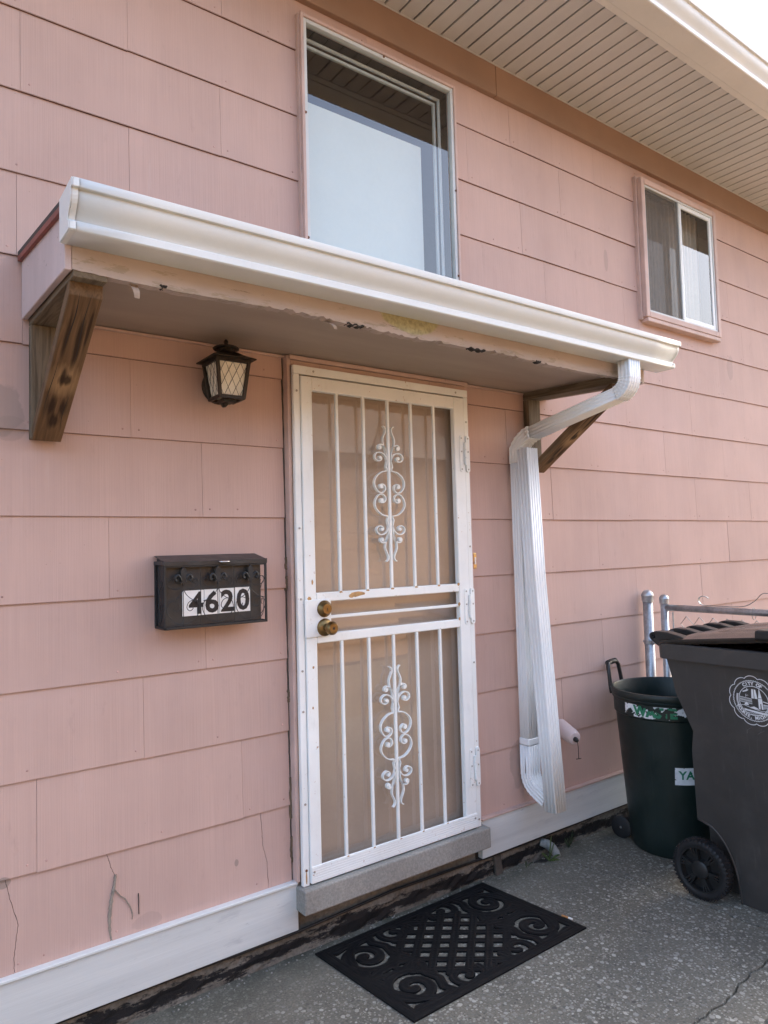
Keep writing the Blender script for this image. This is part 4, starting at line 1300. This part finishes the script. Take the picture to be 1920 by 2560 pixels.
du, dv = MW/NU, MD_/NV
Hp = np.where(mask, Hm, np.nan)
matloc = Vector((1.972, -.306, 0))
rot = math.radians(.9)
def place(u, v_, z): return (matloc.x+u*math.cos(rot)-v_*math.sin(rot)+.07*0, matloc.y+u*math.sin(rot)+v_*math.cos(rot), z)
def vert(i, j):
    if idx[i, j] < 0:
        sub = Hp[max(i-1, 0):i+1, max(j-1, 0):j+1]
        idx[i, j] = len(mv)
        mv.append(place(-MW/2+i*du + (v_shear(j)), -MD_/2+j*dv, float(np.nanmean(sub))+.001))
    return idx[i, j]
def v_shear(j): return -.04*((j/NV)-.5)
low = {}
def lowv(i, j):
    if (i, j) not in low:
        low[(i, j)] = len(mv)
        mv.append(place(-MW/2+i*du + v_shear(j), -MD_/2+j*dv, .0005))
    return low[(i, j)]
for i in range(NU):
    for j in range(NV):
        if not mask[i, j]: continue
        a, b, c_, d_ = vert(i, j), vert(i+1, j), vert(i+1, j+1), vert(i, j+1)
        mf.append((a, b, c_, d_))
        for (di, dj, e0, e1_) in ((0, -1, (i, j), (i+1, j)), (1, 0, (i+1, j), (i+1, j+1)), (0, 1, (i+1, j+1), (i, j+1)), (-1, 0, (i, j+1), (i, j))):
            ii, jj = i+di, j+dj
            if ii < 0 or jj < 0 or ii >= NU or jj >= NV or not mask[ii, jj]:
                mf.append((vert(*e1_), vert(*e0), lowv(*e0), lowv(*e1_)))
me = bpy.data.meshes.new('doormat')
me.from_pydata(mv, [], mf); me.materials.append(MATS['rubber_mat']); me.update()
o = bpy.data.objects.new('doormat', me); COL.objects.link(o)
me.polygons.foreach_set('use_smooth', [True]*len(me.polygons))
import bmesh
bm = bmesh.new(); bm.from_mesh(me)
for e in bm.edges: e.smooth = not (len(e.link_faces) == 2 and e.calc_face_angle(0) > math.radians(40))
bm.to_mesh(me); bm.free()
tag(o, 'black rubber doormat with cut-out scroll and lattice pattern below the door', 'doormat')

bt = thing('cigarette_butt', 'orange and white cigarette butt beside the doormat edge', 'cigarette', (2.462, -.48, 0))
a, b, c_ = Vector((2.462, -.452, .0045)), Vector((2.468, -.482, .0045)), Vector((2.471, -.500, .0045))
MB().tube([a, b], .0042, 10).build('filter', 'butt_filter', bt, smooth=False)
MB().tube([b, c_], .0040, 10).build('paper', 'butt_paper', bt)

# ------------------------------------------------------------------ green trash can
cx, cy, CZ = 3.506, -.345, .825
can = thing('trash_can', 'open dark green round trash can with torn yard-waste stickers against wall', 'trash can', (cx, cy, 0))
def canr(z):
    pr = [(0, .219), (.06, .224), (.65, .268), (.70, .270), (.705, .279), (.775, .281), (.78, .284), (.80, .288), (.825, .290)]
    for (a, ra), (b, rb) in zip(pr[:-1], pr[1:]):
        if a <= z <= b: return ra+(rb-ra)*(z-a)/(b-a)
    return .290
bodym = MB().lathe([(.208, .004), (.219, .02), (.225, .08), (.268, .66), (.270, .695), (.279, .703), (.281, .772), (.287, .777), (.289, .786), (.286, .790), (.291, .797), (.293, .815), (.289, .825), (.280, .827), (.276, .818), (.274, .80), (.268, .785), (.263, .70)], (cx, cy, 0), (0, 0, 1), 64, cap=False)
bodym.cur = 1
bodym.lathe([(.263, .70), (.258, .62), (.215, .06), (.0005, .055)], (cx, cy, 0), (0, 0, 1), 64, cap=False)
bodym.cur = 0
bodym.lathe([(.0005, .006), (.208, .004)], (cx, cy, 0), (0, 0, 1), 64, cap=False)
bodym.build('body', ['can_plastic', 'can_inside'], can, autos=True)
def onrim(a, r, z): return (cx+r*math.cos(a), cy+r*math.sin(a), z)
for aa in (math.radians(104), math.radians(-76)):
    pts = []
    for da, dr, z in ((-.30, .002, .775), (-.285, .010, .80), (-.26, .020, .86), (-.235, .030, .912), (-.19, .036, .930), (0, .042, .934), (.19, .036, .930), (.235, .030, .912), (.26, .020, .86), (.285, .010, .80), (.30, .002, .775)):
        pts.append(onrim(aa+da, .288+dr*.55, z))
    hm = MB().tube(pts, [.011, .0115, .011, .0115, .0125, .0135, .0125, .0115, .011, .0115, .011], 10)
    ho = hm.build('handle', 'black_plastic', can, smooth=True)
    gr = MB()
    for j in range(9):
        t = -.17+.34*j/8
        gr.lathe([(.0150, -.003), (.0150, .003)], onrim(aa+t, .288+.040*.55, .9325), (-math.sin(aa+t), math.cos(aa+t), 0), 10)
    gr.build('grip_ribs', 'black_plastic', ho)
for wx_, wy_ in ((3.378, -.112), (3.61, -.112)):
    wv_ = MB().lathe([(.0, -.018), (.050, -.018), (.058, -.014), (.058, .014), (.050, .018), (.0, .018)], (wx_, wy_, .058), (1, .15, 0), 24).build('wheel', 'tyre_rubber', can, autos=True)
    MB().lathe([(.006, 0), (.005, -.004)], (wx_-.018, wy_-.003, .058), (1, .15, 0), 10).build('axle_end', 'screw_steel', wv_)
def wrapc(vs, a_mid, zc, lift=.0012):
    out = []
    for q in vs:
        z = zc+q[1]
        r = canr(z)+lift
        a = a_mid + q[0]/r            # increasing x reads left to right seen from outside
        out.append((cx+r*math.cos(a), cy+r*math.sin(a), z))
    return out
def torn(mb, a_mid, zc, wid, hei, lift, nu=90, nv=26, keep=.62, seed=0):
    rs = np.random.RandomState(seed)
    def vn(gx, gy, x, y):
        g = vn.g.setdefault((gx, gy), rs.rand(gx+1, gy+1))
        fx, fy = x*gx, y*gy
        i0, j0 = min(int(fx), gx-1), min(int(fy), gy-1)
        tx_, ty_ = fx-i0, fy-j0
        return (g[i0, j0]*(1-tx_)+g[i0+1, j0]*tx_)*(1-ty_)+(g[i0, j0+1]*(1-tx_)+g[i0+1, j0+1]*tx_)*ty_
    vn.g = {}
    vs, fs = [], []
    for i in range(nu+1):
        for j in range(nv+1):
            vs.append((wid*(i/nu-.5), hei*(j/nv-.5)))
    for i in range(nu):
        for j in range(nv):
            x_, y_ = (i+.5)/nu, (j+.5)/nv
            val = .5*vn(9, 3, x_, y_)+.3*vn(22, 7, x_, y_)+.2*vn(44, 14, x_, y_)
            if val < keep:
                fs.append((i*(nv+1)+j, (i+1)*(nv+1)+j, (i+1)*(nv+1)+j+1, i*(nv+1)+j+1))
    mb.add(wrapc(vs, a_mid, zc, lift), fs)
def label_text(name, txt, size, a_mid, zc, parent, mt, bold=.003, lift=.002, drop=None):
    vs, fs = text_geo(txt, size, bold)
    # subdivide not needed: letters are narrow
    if drop: fs = [f_ for f_ in fs if random.random() > drop]
    return MB().add(wrapc(vs, a_mid, zc, lift), fs).build(name, mt, parent)
A1 = math.radians(196)
s1m = MB(); torn(s1m, A1, .738, .32, .062, .0012, 110, 26, .51, 3)
stk = s1m.build('sticker', 'print_white', can)
label_text('lettering', 'WASTE', .066, A1+.03, .738, stk, 'print_green', .004)
tn_ = MB(); torn(tn_, A1, .738, .33, .066, .0032, 110, 26, .43, 8)
tn_.build('torn_patch', 'can_plastic', stk)
A2 = math.radians(238)
s2m = MB(); torn(s2m, A2, .428, .20, .086, .0012, 80, 34, .72, 5)
stk = s2m.build('sticker', 'print_white', can)
label_text('lettering', 'YARD', .058, A2-.02, .432, stk, 'print_green', .0015)

# ------------------------------------------------------------------ wheeled trash cart
cart = thing('trash_cart', 'large charcoal wheeled trash cart with white round city seal', 'trash cart', (3.4, -1.0, 0))
CW = .60                                    # across, along X
lev = []
def xmin(z): return 3.145 - .112*min(1, max(0, z/1.08))
def backy(z):
    pr = [(0, -.715), (.32, -.712), (.645, -.722), (.735, -.738), (.80, -.712), (.90, -.672), (.965, -.662), (1.07, -.640)]
    for (a, ya), (b, yb) in zip(pr[:-1], pr[1:]):
        if a <= z <= b: return ya+(yb-ya)*(z-a)/(b-a)
    return pr[-1][1]
def fronty(z): return -1.30 - .085*z
def notch(z):
    # wheel arch: how far the side panel is cut forward of the back wall
    if z >= .325: return backy(z)
    t = z/.325
    return -.715 - .165*math.sqrt(max(0, 1-t**2.4))
zz_ = [.004, .03, .08, .13, .18, .22, .26, .285, .305, .325, .345, .5, .645, .70, .735, .77, .80, .85, .90, .965, 1.02, 1.07]
bd = MB()
ring = None
NVc = None
for z in zz_:
    x0 = xmin(z); x1 = 3.145+CW + .03*z
    yb, yf, yn = backy(z), fronty(z), notch(z)
    ins = .075 if z < .325 else .0
    pts = []
    rc = .035
    # near side (small x): from front corner to the notch
    def corner(px, py, a0, r=rc, n=5): return [(px+r*math.cos(a0+PI/2*i/(n-1)), py+r*math.sin(a0+PI/2*i/(n-1))) for i in range(n)]
    pts += corner(x1-rc, yf+rc, -PI/2)[::-1][::-1]
    pts += [(x1, (yf+yn)/2), (x1, yn), (x1-ins-.0005, yn)]
    pts += [(x1-ins-.001, yb-.012), (x1-ins-.012, yb)]
    pts += [(x0+ins+.012, yb), (x0+ins+.001, yb-.012)]
    pts += [(x0+ins+.0005, yn), (x0, yn), (x0, (yf+yn)/2)]
    pts += corner(x0+rc, yf+rc, PI)
    if NVc is None: NVc = len(pts)
    bd.v += [(px, py, z) for px, py in pts]
n = NVc
for i in range(len(zz_)-1):
    for j in range(n):
        bd.f.append((i*n+j, i*n+(j+1) % n, (i+1)*n+(j+1) % n, (i+1)*n+j)); bd.mi.append(0)
bd.f.append(tuple(range(n-1, -1, -1))); bd.mi.append(0)
body = bd.build('body', 'cart_plastic', cart, autos=True)
# rim collar
rx0, rx1, ryb, ryf = 3.000, 3.80, -.612, -1.415
rim = MB()
def rrect(x0, x1, y0, y1, r, n=6):
    out = []
    for (px, py, a0) in ((x1-r, y0+r, -PI/2), (x1-r, y1-r, 0), (x0+r, y1-r, PI/2), (x0+r, y0+r, PI)):
        out += [(px+r*math.cos(a0+PI/2*i/(n-1)), py+r*math.sin(a0+PI/2*i/(n-1))) for i in range(n)]
    return out
prof = [(.030, 1.058), (.0, 1.060), (-.002, 1.125), (.003, 1.130), (.02, 1.131), (.022, 1.06)]
base = None
vs = []
for ins, z in prof:
    vs += [(a, b, z) for a, b in rrect(rx0+ins, rx1-ins, ryf+ins, ryb-ins, .045)]
m_ = 24
rim.add(vs, [(i*m_+j, i*m_+(j+1) % m_, ((i+1) % 6)*m_+(j+1) % m_, ((i+1) % 6)*m_+j) for i in range(6) for j in range(m_)])
rim.build('rim', 'cart_plastic', cart, autos=True)
MB().box(3.05, 3.75, -1.38, -.66, 1.085, 1.10).build('trash_bag', 'trash_bag', cart)
bgm = MB()
v = []
K = 22
for i in range(K+1):
    for j in range(K+1):
        a, b = 3.06+.68*i/K, -1.37+.70*j/K
        e = min(i, j, K-i, K-j)/4
        v.append((a, b, 1.10 + .05*min(1, e)*(1-.6*j/K) + random.uniform(0, .018)*min(1, e)))
bgm.add(v, [(i*(K+1)+j, (i+1)*(K+1)+j, (i+1)*(K+1)+j+1, i*(K+1)+j+1) for i in range(K) for j in range(K)])
bgm.build('bag_top', 'trash_bag', cart, smooth=True)
# lid, hinged at the back and propped a little open
lidm = MB()
def lidz(y): return 1.142 + (-.635-y)*.105
v = []
NX, NY = 22, 20
for i in range(NX+1):
    for j in range(NY+1):
        a = rx0+.004+(rx1-rx0-.008)*i/NX
        y_ = -.632-(.80)*j/NY
        ex = min(i, NX-i)/3.; ey = min(j, NY-j)/3.
        dome = .016*min(1, ex)*min(1, ey)+.010*math.sin(PI*i/NX)*math.sin(PI*j/NY)
        groove = -.006 if (4 <= i <= 18 and j > 5 and (i-4) % 7 in (0,)) else 0
        v.append((a, y_, lidz(y_)+dome+groove))
lidm.add(v, [(i*(NY+1)+j, (i+1)*(NY+1)+j, (i+1)*(NY+1)+j+1, i*(NY+1)+j+1) for i in range(NX) for j in range(NY)])
# skirt of the lid
edge = [i*(NY+1) for i in range(NX+1)] + [NX*(NY+1)+j for j in range(1, NY+1)] + [i*(NY+1)+NY for i in range(NX-1, -1, -1)] + [j for j in range(NY-1, 0, -1)]
o0 = len(lidm.v)
for e in edge:
    p_ = lidm.v[e]
    lidm.v.append((p_[0], p_[1], p_[2]-.022))
for i in range(len(edge)):
    j = (i+1) % len(edge)
    lidm.f.append((edge[i], edge[j], o0+j, o0+i)); lidm.mi.append(0)
lid = lidm.build('lid', 'cart_lid_plastic', cart, autos=True, solid=.004)
MB().box(rx0-.012, rx0+.10, -1.16, -1.075, lidz(-1.11)-.012, lidz(-1.11)+.030).build('lid_grip', 'black_plastic', lid, bevel=.012, seg=3)
# hinge knuckles along the back, and the handle rod
for kx in (3.028, 3.19, 3.335, 3.49, 3.64):
    pl = [(-.566, 1.150), (-.572, 1.140), (-.60, 1.118), (-.64, 1.095), (-.70, 1.12), (-.78, 1.150), (-.72, 1.165), (-.66, 1.178), (-.60, 1.180), (-.575, 1.173), (-.566, 1.163)]
    MB().prism(pl, lambda u, v, w_: (w_, u, v), kx-.008, kx+.052).build('hinge_knuckle', 'black_plastic', lid, bevel=.006, seg=2)
MB().tube([(3.02, -.588, 1.158), (3.72, -.588, 1.158)], .013, 14).build('handle', 'black_plastic', cart, smooth=True)
for kx in (3.035, 3.70):
    MB().prism([(-.573, 1.150), (-.600, 1.118), (-.640, 1.06), (-.66, 1.06), (-.66, 1.10), (-.612, 1.168), (-.59, 1.176), (-.576, 1.166)], lambda u, v, w_: (w_, u, v), kx, kx+.03).build('handle_bracket', 'cart_plastic', cart, bevel=.004)
MB().lathe([(.009, 0), (.009, -.003), (.005, -.003), (.005, 0)], (3.0195, -.588, 1.158), (1, 0, 0), 14).build('rod_end', 'ink_black', cart)
# raised edge of the wheel arch
ar = MB()
pts = []
for t in np.linspace(0, 1, 26):
    z = .325*(1-t)
    pts.append((xmin(z)-.001, notch(z)-.004, z+.004))
ar.tube(pts, .0045, 6)
ar.build('arch_bead', 'cart_plastic', cart, smooth=True)
for wx_ in (3.072, 3.775):
    wc = Vector((wx_, -.748, .1415))
    R_ = .150
    tm = MB().lathe([(.105, -.024), (.115, -.030), (.130, -.030), (.138, -.024), (.1405, -.012), (.1405, .012), (.138, .024), (.130, .030), (.115, .030), (.105, .024)], wc, (1, 0, 0), 56, cap=False)
    for j in range(44):
        a = 2*PI*j/44
        for s_ in (-1, 1):
            p_ = wc+Vector((s_*.014, math.cos(a+s_*.03)*.1405, math.sin(a+s_*.03)*.1405))
            tg = Vector((0, -math.sin(a), math.cos(a)))
            tm.beam(p_-tg*.0042+Vector((-.010, 0, 0)), p_+tg*.0042+Vector((.010, 0, 0)), .006, .006, side=tg)
            q_ = wc+Vector((s_*.029, math.cos(a)*.134, math.sin(a)*.134))
            tm.beam(q_-Vector((0, math.cos(a), math.sin(a)))*.006, q_+Vector((0, math.cos(a), math.sin(a)))*.006, .006, .005, side=tg)
    wc2 = Vector((wx_, -.748, .1295))
    shrink = lambda mb: setattr(mb, 'v', [tuple(wc2+(Vector(q)-wc)*.915) for q in mb.v])
    shrink(tm)
    wo = bpy.data.objects.new('wheel', None); COL.objects.link(wo); attach(wo, cart)
    tm.build('tyre', 'tyre_rubber', wo, autos=True)
    rm_ = MB().lathe([(.106, -.020), (.106, -.026), (.0995, -.026), (.098, -.010), (.098, .018), (.106, .018)], wc, (1, 0, 0), 48, cap=False)
    rm_.lathe([(.0, -.030), (.036, -.030), (.042, -.026), (.044, -.010), (.044, .018), (.0, .018)], wc, (1, 0, 0), 32)
    rm_.lathe([(.036, .004), (.101, .004), (.101, .008), (.036, .008)], wc, (1, 0, 0), 40, cap=False)
    for q in range(6):
        for da in (-.16, 0, .16):
            a = q*PI/3+da+.2
            d_ = Vector((0, math.cos(a), math.sin(a)))
            d2_ = Vector((0, math.cos(q*PI/3+da*.55+.2), math.sin(q*PI/3+da*.55+.2)))
            rm_.beam(wc+d2_*.040+Vector((-.008, 0, 0)), wc+d_*.101+Vector((-.012, 0, 0)), .026, .008, side=(1, 0, 0))
    shrink(rm_)
    rm_.build('rim', 'black_plastic', wo, autos=True)
MB().tube([(3.08, -.748, .1295), (3.77, -.748, .1295)], .011, 12).build('axle', 'screw_steel', cart, smooth=True)

# seal printed on the cart's near side: local (a,b) with a to the right (towards -Y), b up
sc_y, sc_z, SR = -1.030, .917, .1055
def sealp(a, b, lift=.0014):
    z = sc_z+b*SR
    return (xmin(z)-lift, sc_y-a*SR, z)
se = MB()
def stroke(pts, w_=.022, closed=False):
    P = [np.array(q, float) for q in pts]
    if closed: P.append(P[0])
    n_ = len(P)
    vs = []
    for i in range(n_):
        if closed: t = P[(i+1) % (n_-1)] - P[(i-1) % (n_-1)]
        else: t = P[min(i+1, n_-1)] - P[max(i-1, 0)]
        t = t/(np.linalg.norm(t)+1e-9)
        nn = np.array((-t[1], t[0]))*w_/2
        vs += [sealp(*(P[i]+nn)), sealp(*(P[i]-nn))]
    se.add(vs, [(2*i, 2*i+1, 2*i+3, 2*i+2) for i in range(n_-1)])
def poly(pts): se.add([sealp(*q) for q in pts], [tuple(range(len(pts)))])
sca = []
for q in range(11):
    a0 = 2*PI*(q+.3)/11
    for t in np.linspace(0, 1, 9)[:-1]:
        a = a0+2*PI/11*t
        r = .915+.085*math.sin(PI*t)**.7
        sca.append((r*math.cos(a), r*math.sin(a)))
stroke(sca, .028, True)
stroke([((.80+(.022 if i % 2 else -.012))*math.cos(2*PI*i/150), (.80+(.022 if i % 2 else -.012))*math.sin(2*PI*i/150)) for i in range(150)], .028, True)
stroke([(.585*math.cos(a), .585*math.sin(a)) for a in np.linspace(0, 2*PI, 60)[:-1]], .026, True)
def arc_text(txt, r, a_mid, size, step, flip):
    n_ = len(txt)
    for i, ch in enumerate(txt):
        if ch == ' ': continue
        off = (i-(n_-1)/2)*step
        a = a_mid + (off if flip else -off)
        vs, fs = text_geo(ch, size, .008)
        rotc = a+PI/2 if flip else a-PI/2
        c_, s_ = math.cos(rotc), math.sin(rotc)
        se.add([sealp(r*math.cos(a)+q[0]*c_-q[1]*s_, r*math.sin(a)+q[0]*s_+q[1]*c_) for q in vs], fs)
arc_text('CITY OF', .685, PI/2, .185, .165, False)
arc_text('ECORSE, MICHIGAN', .685, -PI/2, .175, .155, True)
# picture: twin towers, steeple church, hall with flag, ships, water
poly([(-.08, .10), (-.05, .47), (.02, .47), (.02, .10)]); poly([(.045, .10), (.045, .47), (.11, .46), (.16, .10)])
poly([(.19, .14), (.25, .56), (.33, .14)]); poly([(.18, -.30), (.18, .12), (.34, .12), (.36, -.30), (.29, -.30), (.29, -.08), (.25, -.08), (.25, -.30)])
stroke([(.37, .02), (.56, -.02)], .035)
for q in range(5):
    poly([(.38+q*.04, -.28+q*.012), (.38+q*.04, -.09), (.40+q*.04, -.09), (.40+q*.04, -.28+q*.012)])
stroke([(.37, -.10), (.56, -.12)], .03)
for r_ in range(3):
    stroke([(-.55, .12-r_*.10), (-.07, .07-r_*.10)], .018)
for q in range(11):
    stroke([(-.53+q*.045, .12-q*.004), (-.53+q*.045, -.08-q*.004)], .014)
poly([(-.40, -.20), (-.32, -.08), (-.26, -.08), (-.20, -.20)])
stroke([(-.30, .12), (-.30, .24), (-.19, .20), (-.30, .17)], .016)
poly([(-.42, .35), (-.22, .44), (-.16, .42), (-.25, .36), (-.40, .31)]); stroke([(-.28, .36), (-.22, .50), (-.18, .42)], .014)
poly([(-.16, -.27), (.0, -.22), (.12, -.27), (.20, -.32), (-.15, -.31)])
poly([(-.42, -.34), (-.38, -.42), (.52, -.52), (.53, -.44), (.30, -.42), (-.24, -.37)])
stroke([(-.52, -.22), (-.40, -.21), (-.10, -.30), (.30, -.38), (.56, -.34)], .02)
for q, (a0, a1, b0) in enumerate(((-.28, .42, -.49), (-.15, .38, -.545))):
    stroke([(a0+(a1-a0)*i/16, b0+.012*(-1)**i) for i in range(17)], .016)
for sg in (-1, 1):
    lf = []
    for i in range(15):
        a = PI*(1 if sg < 0 else 0) - sg*(-.35+.78*i/14)*(-1 if sg > 0 else 1)*1
        a = (PI+.36-.72*i/14) if sg < 0 else (-.36+.72*i/14)
        stroke([(.63*math.cos(a), .63*math.sin(a)), (.70*math.cos(a+.05), .70*math.sin(a+.05))], .018)
    stroke([(.645*math.cos(a), .645*math.sin(a)) for a in (np.linspace(PI-.36, PI+.36, 14) if sg < 0 else np.linspace(-.36, .36, 14))], .03)
se.build('city_seal', 'print_white', cart)
scr = MB()
for pts in ([(-.20, -1.10), (-.38, -1.22), (-.40, -1.36)], [(.18, -1.10), (.16, -1.2), (.02, -1.34)], [(.30, -1.15), (.18, -1.22), (.08, -1.30)]):
    P = [sealp(a, b, .0010) for a, b in pts]
    scr.tube(P, .0009, 4)
plain('scratch_grey', (.11, .105, .10), .7)
scr.build('scratches', 'scratch_grey', cart)

# ------------------------------------------------------------------ chain-link gate, standing square to the wall
GX = 3.802
gp = thing('gate_post', 'thick galvanized fence post with round cap standing at the pink wall', 'fence post', (GX, -.05, 0))
MB().tube([(GX, -.052, -.05), (GX, -.050, 1.27)], .0285, 22).build('shaft', 'galvanized', gp, smooth=True)
MB().lathe([(.033, 1.245), (.0335, 1.275), (.0365, 1.279), (.036, 1.285), (.030, 1.300), (.018, 1.311), (.004, 1.315)], (GX, -.050, 0), (0, 0, 1), 26).build('cap', 'galvanized', gp, autos=True)
MB().tube([(GX-.005, -.012, 1.01), (GX-.005, -.125, 1.005)], .0065, 10).lathe([(.0145, -.004), (.0145, .006)], (GX-.005, -.085, 1.008), (0, 1, 0), 6).lathe([(.030, -.012), (.032, -.012), (.032, .012), (.030, .012)], (GX, -.05, 1.008), (0, 0, 1), 24).build('hinge_bolt', 'galvanized', gp, bevel=.001)
gt = thing('chain_link_gate', 'galvanized chain-link gate with round top rail running behind the trash cart', 'gate', (GX, -.16, 0))
MB().tube([(GX, -.158, .06), (GX, -.158, 1.265)], .0215, 20).build('upright', 'galvanized', gt, smooth=True)
MB().lathe([(.0255, 1.238), (.026, 1.262), (.029, 1.265), (.027, 1.276), (.016, 1.288), (.003, 1.292)], (GX, -.158, 0), (0, 0, 1), 22).build('cap', 'galvanized', gt, autos=True)
MB().tube([(GX, -.170, 1.216), (GX, -.80, 1.214), (GX, -1.30, 1.216)], .0185, 18).build('top_rail', 'galvanized', gt, smooth=True)
MB().tube([(GX, -.170, .10), (GX, -1.30, .10)], .0185, 14).build('bottom_rail', 'galvanized', gt, smooth=True)
MB().tube([(GX, -1.30, .06), (GX, -1.30, 1.265)], .0215, 18).build('upright', 'galvanized', gt, smooth=True)
MB().tube([(GX-.004, -.214, .12), (GX-.004, -.214, 1.19)], .0045, 8).build('tension_bar', 'galvanized', gt)
ch = MB()
pit = .079
yy = -.2555
iw = 0
while yy > -1.28:
    pts = []
    for j in range(27):
        pts.append((GX+(.0025 if j % 2 else -.0025), yy-(pit*.5 if (j+iw) % 2 == 0 else 0), 1.166-j*pit*.5 + (.006 if j == 0 else 0)))
    ch.tube(pts, .0019, 5)
    yy -= pit*.5; iw += 1
kind(ch.build('wire_mesh', 'wire_steel', gt), 'stuff')
for yy in (-.676, -1.05):
    MB().tube([(GX-.022*math.cos(a), yy, 1.207+.031*math.sin(a)) for a in np.linspace(0, 2*PI, 22)], .0018, 6).build('wire_tie', 'wire_steel', gt)

hk = thing('bungee_hook', 'bent metal hook with trailing wire lying on the gate rail', 'hook', (GX, -.40, 1.235))
hp = [(-.42, 1.2375), (-.400, 1.240), (-.383, 1.248), (-.374, 1.263), (-.380, 1.281), (-.398, 1.290), (-.416, 1.288), (-.432, 1.279)]
hm = MB().ribbon([(a, b) for a, b in spline(hp, 5)], .003, GX-.010, GX+.004, fn=lambda u, v, w_: (w_, u, v))
hm.build('hook', 'galvanized', hk)
MB().tube([(GX-.002, a, b) for a, b in spline([(-.415, 1.2385), (-.46, 1.239), (-.56, 1.238), (-.635, 1.246), (-.69, 1.278), (-.729, 1.314), (-.80, 1.312)], 5)], .0022, 6).build('wire', 'wire_steel', hk)

# ------------------------------------------------------------------ the house across the drive, seen only in the glass
NY_ = -6.2  # house raised and brought closer to block low sky light
nb = thing('neighbour_house', 'orange-tan lap-sided house across the drive, coloured for warm bounce, mirrored faintly in the door glass', 'house', (2, -6.2, 0))
nm = MB()
zz2 = 0.25
while zz2 < 3.0:
    nm.prism([(NY_, zz2), (NY_+.022, zz2), (NY_+.008, zz2+.125), (NY_, zz2+.125)], lambda u, v, w_: (w_, u, v), -5.5, 11.0)
    zz2 += .125
kind(nm.build('siding', 'neighbour_siding', nb), 'stuff')
MB().box(-5.5, 11.0, NY_-5, NY_-.005, 0, 3.1).build('wall', 'neighbour_siding', nb)
MB().prism([(NY_+.4, 2.98), (NY_-2.5, 4.9), (NY_-5.4, 2.98), (NY_-2.5, 4.75)], lambda u, v, w_: (w_, u, v), -5.8, 11.3).build('roof', 'neighbour_roof', nb)
wn = MB().box(-.4, .7, NY_+.01, NY_+.035, 1.1, 2.2).build('window', 'window_vinyl', nb, bevel=.004)
MB().box(-.33, .63, NY_+.036, NY_+.038, 1.17, 2.13).build('pane', 'ink_black', wn)

# ------------------------------------------------------------------ grit swept against the foundation and the crack
gm_ = MB()
def pebble(x, y, r):
    a0 = random.uniform(0, 6)
    v = [(x+r*random.uniform(.7, 1.3)*math.cos(a0+a), y+r*random.uniform(.6, 1.1)*math.sin(a0+a), random.uniform(-.001, .001)) for a in np.linspace(0, 2*PI, 6, endpoint=False)]
    v += [(x+.6*r*math.cos(a0+a), y+.5*r*math.sin(a0+a), r*random.uniform(.6, .9)) for a in np.linspace(.4, 2*PI+.4, 4, endpoint=False)]
    gm_.add(v, [(0, 1, 6), (1, 2, 7, 6), (2, 3, 7), (3, 4, 8, 7), (4, 5, 9, 8), (5, 0, 6, 9), (6, 7, 8, 9)])
for _ in range(150):
    pebble(random.uniform(.9, 3.3), .012-abs(random.gauss(0, .03)), random.uniform(.0018, .0055))
for _ in range(60):
    q_ = random.choice(jA[:40])
    pebble(q_[0]+random.gauss(0, .02), q_[1]+random.gauss(0, .01), random.uniform(.0015, .004))
for _ in range(70):
    pebble(random.uniform(1.2, 3.0), random.uniform(-1.6, -.1), random.uniform(.0015, .0045))
plain('grit', (.24, .22, .19), .9, 0, .5, 120)
go = gm_.build('grit', 'grit')
kind(go, 'stuff')
tag(go, 'loose grit and crumbs of concrete scattered along the foundation', 'grit')
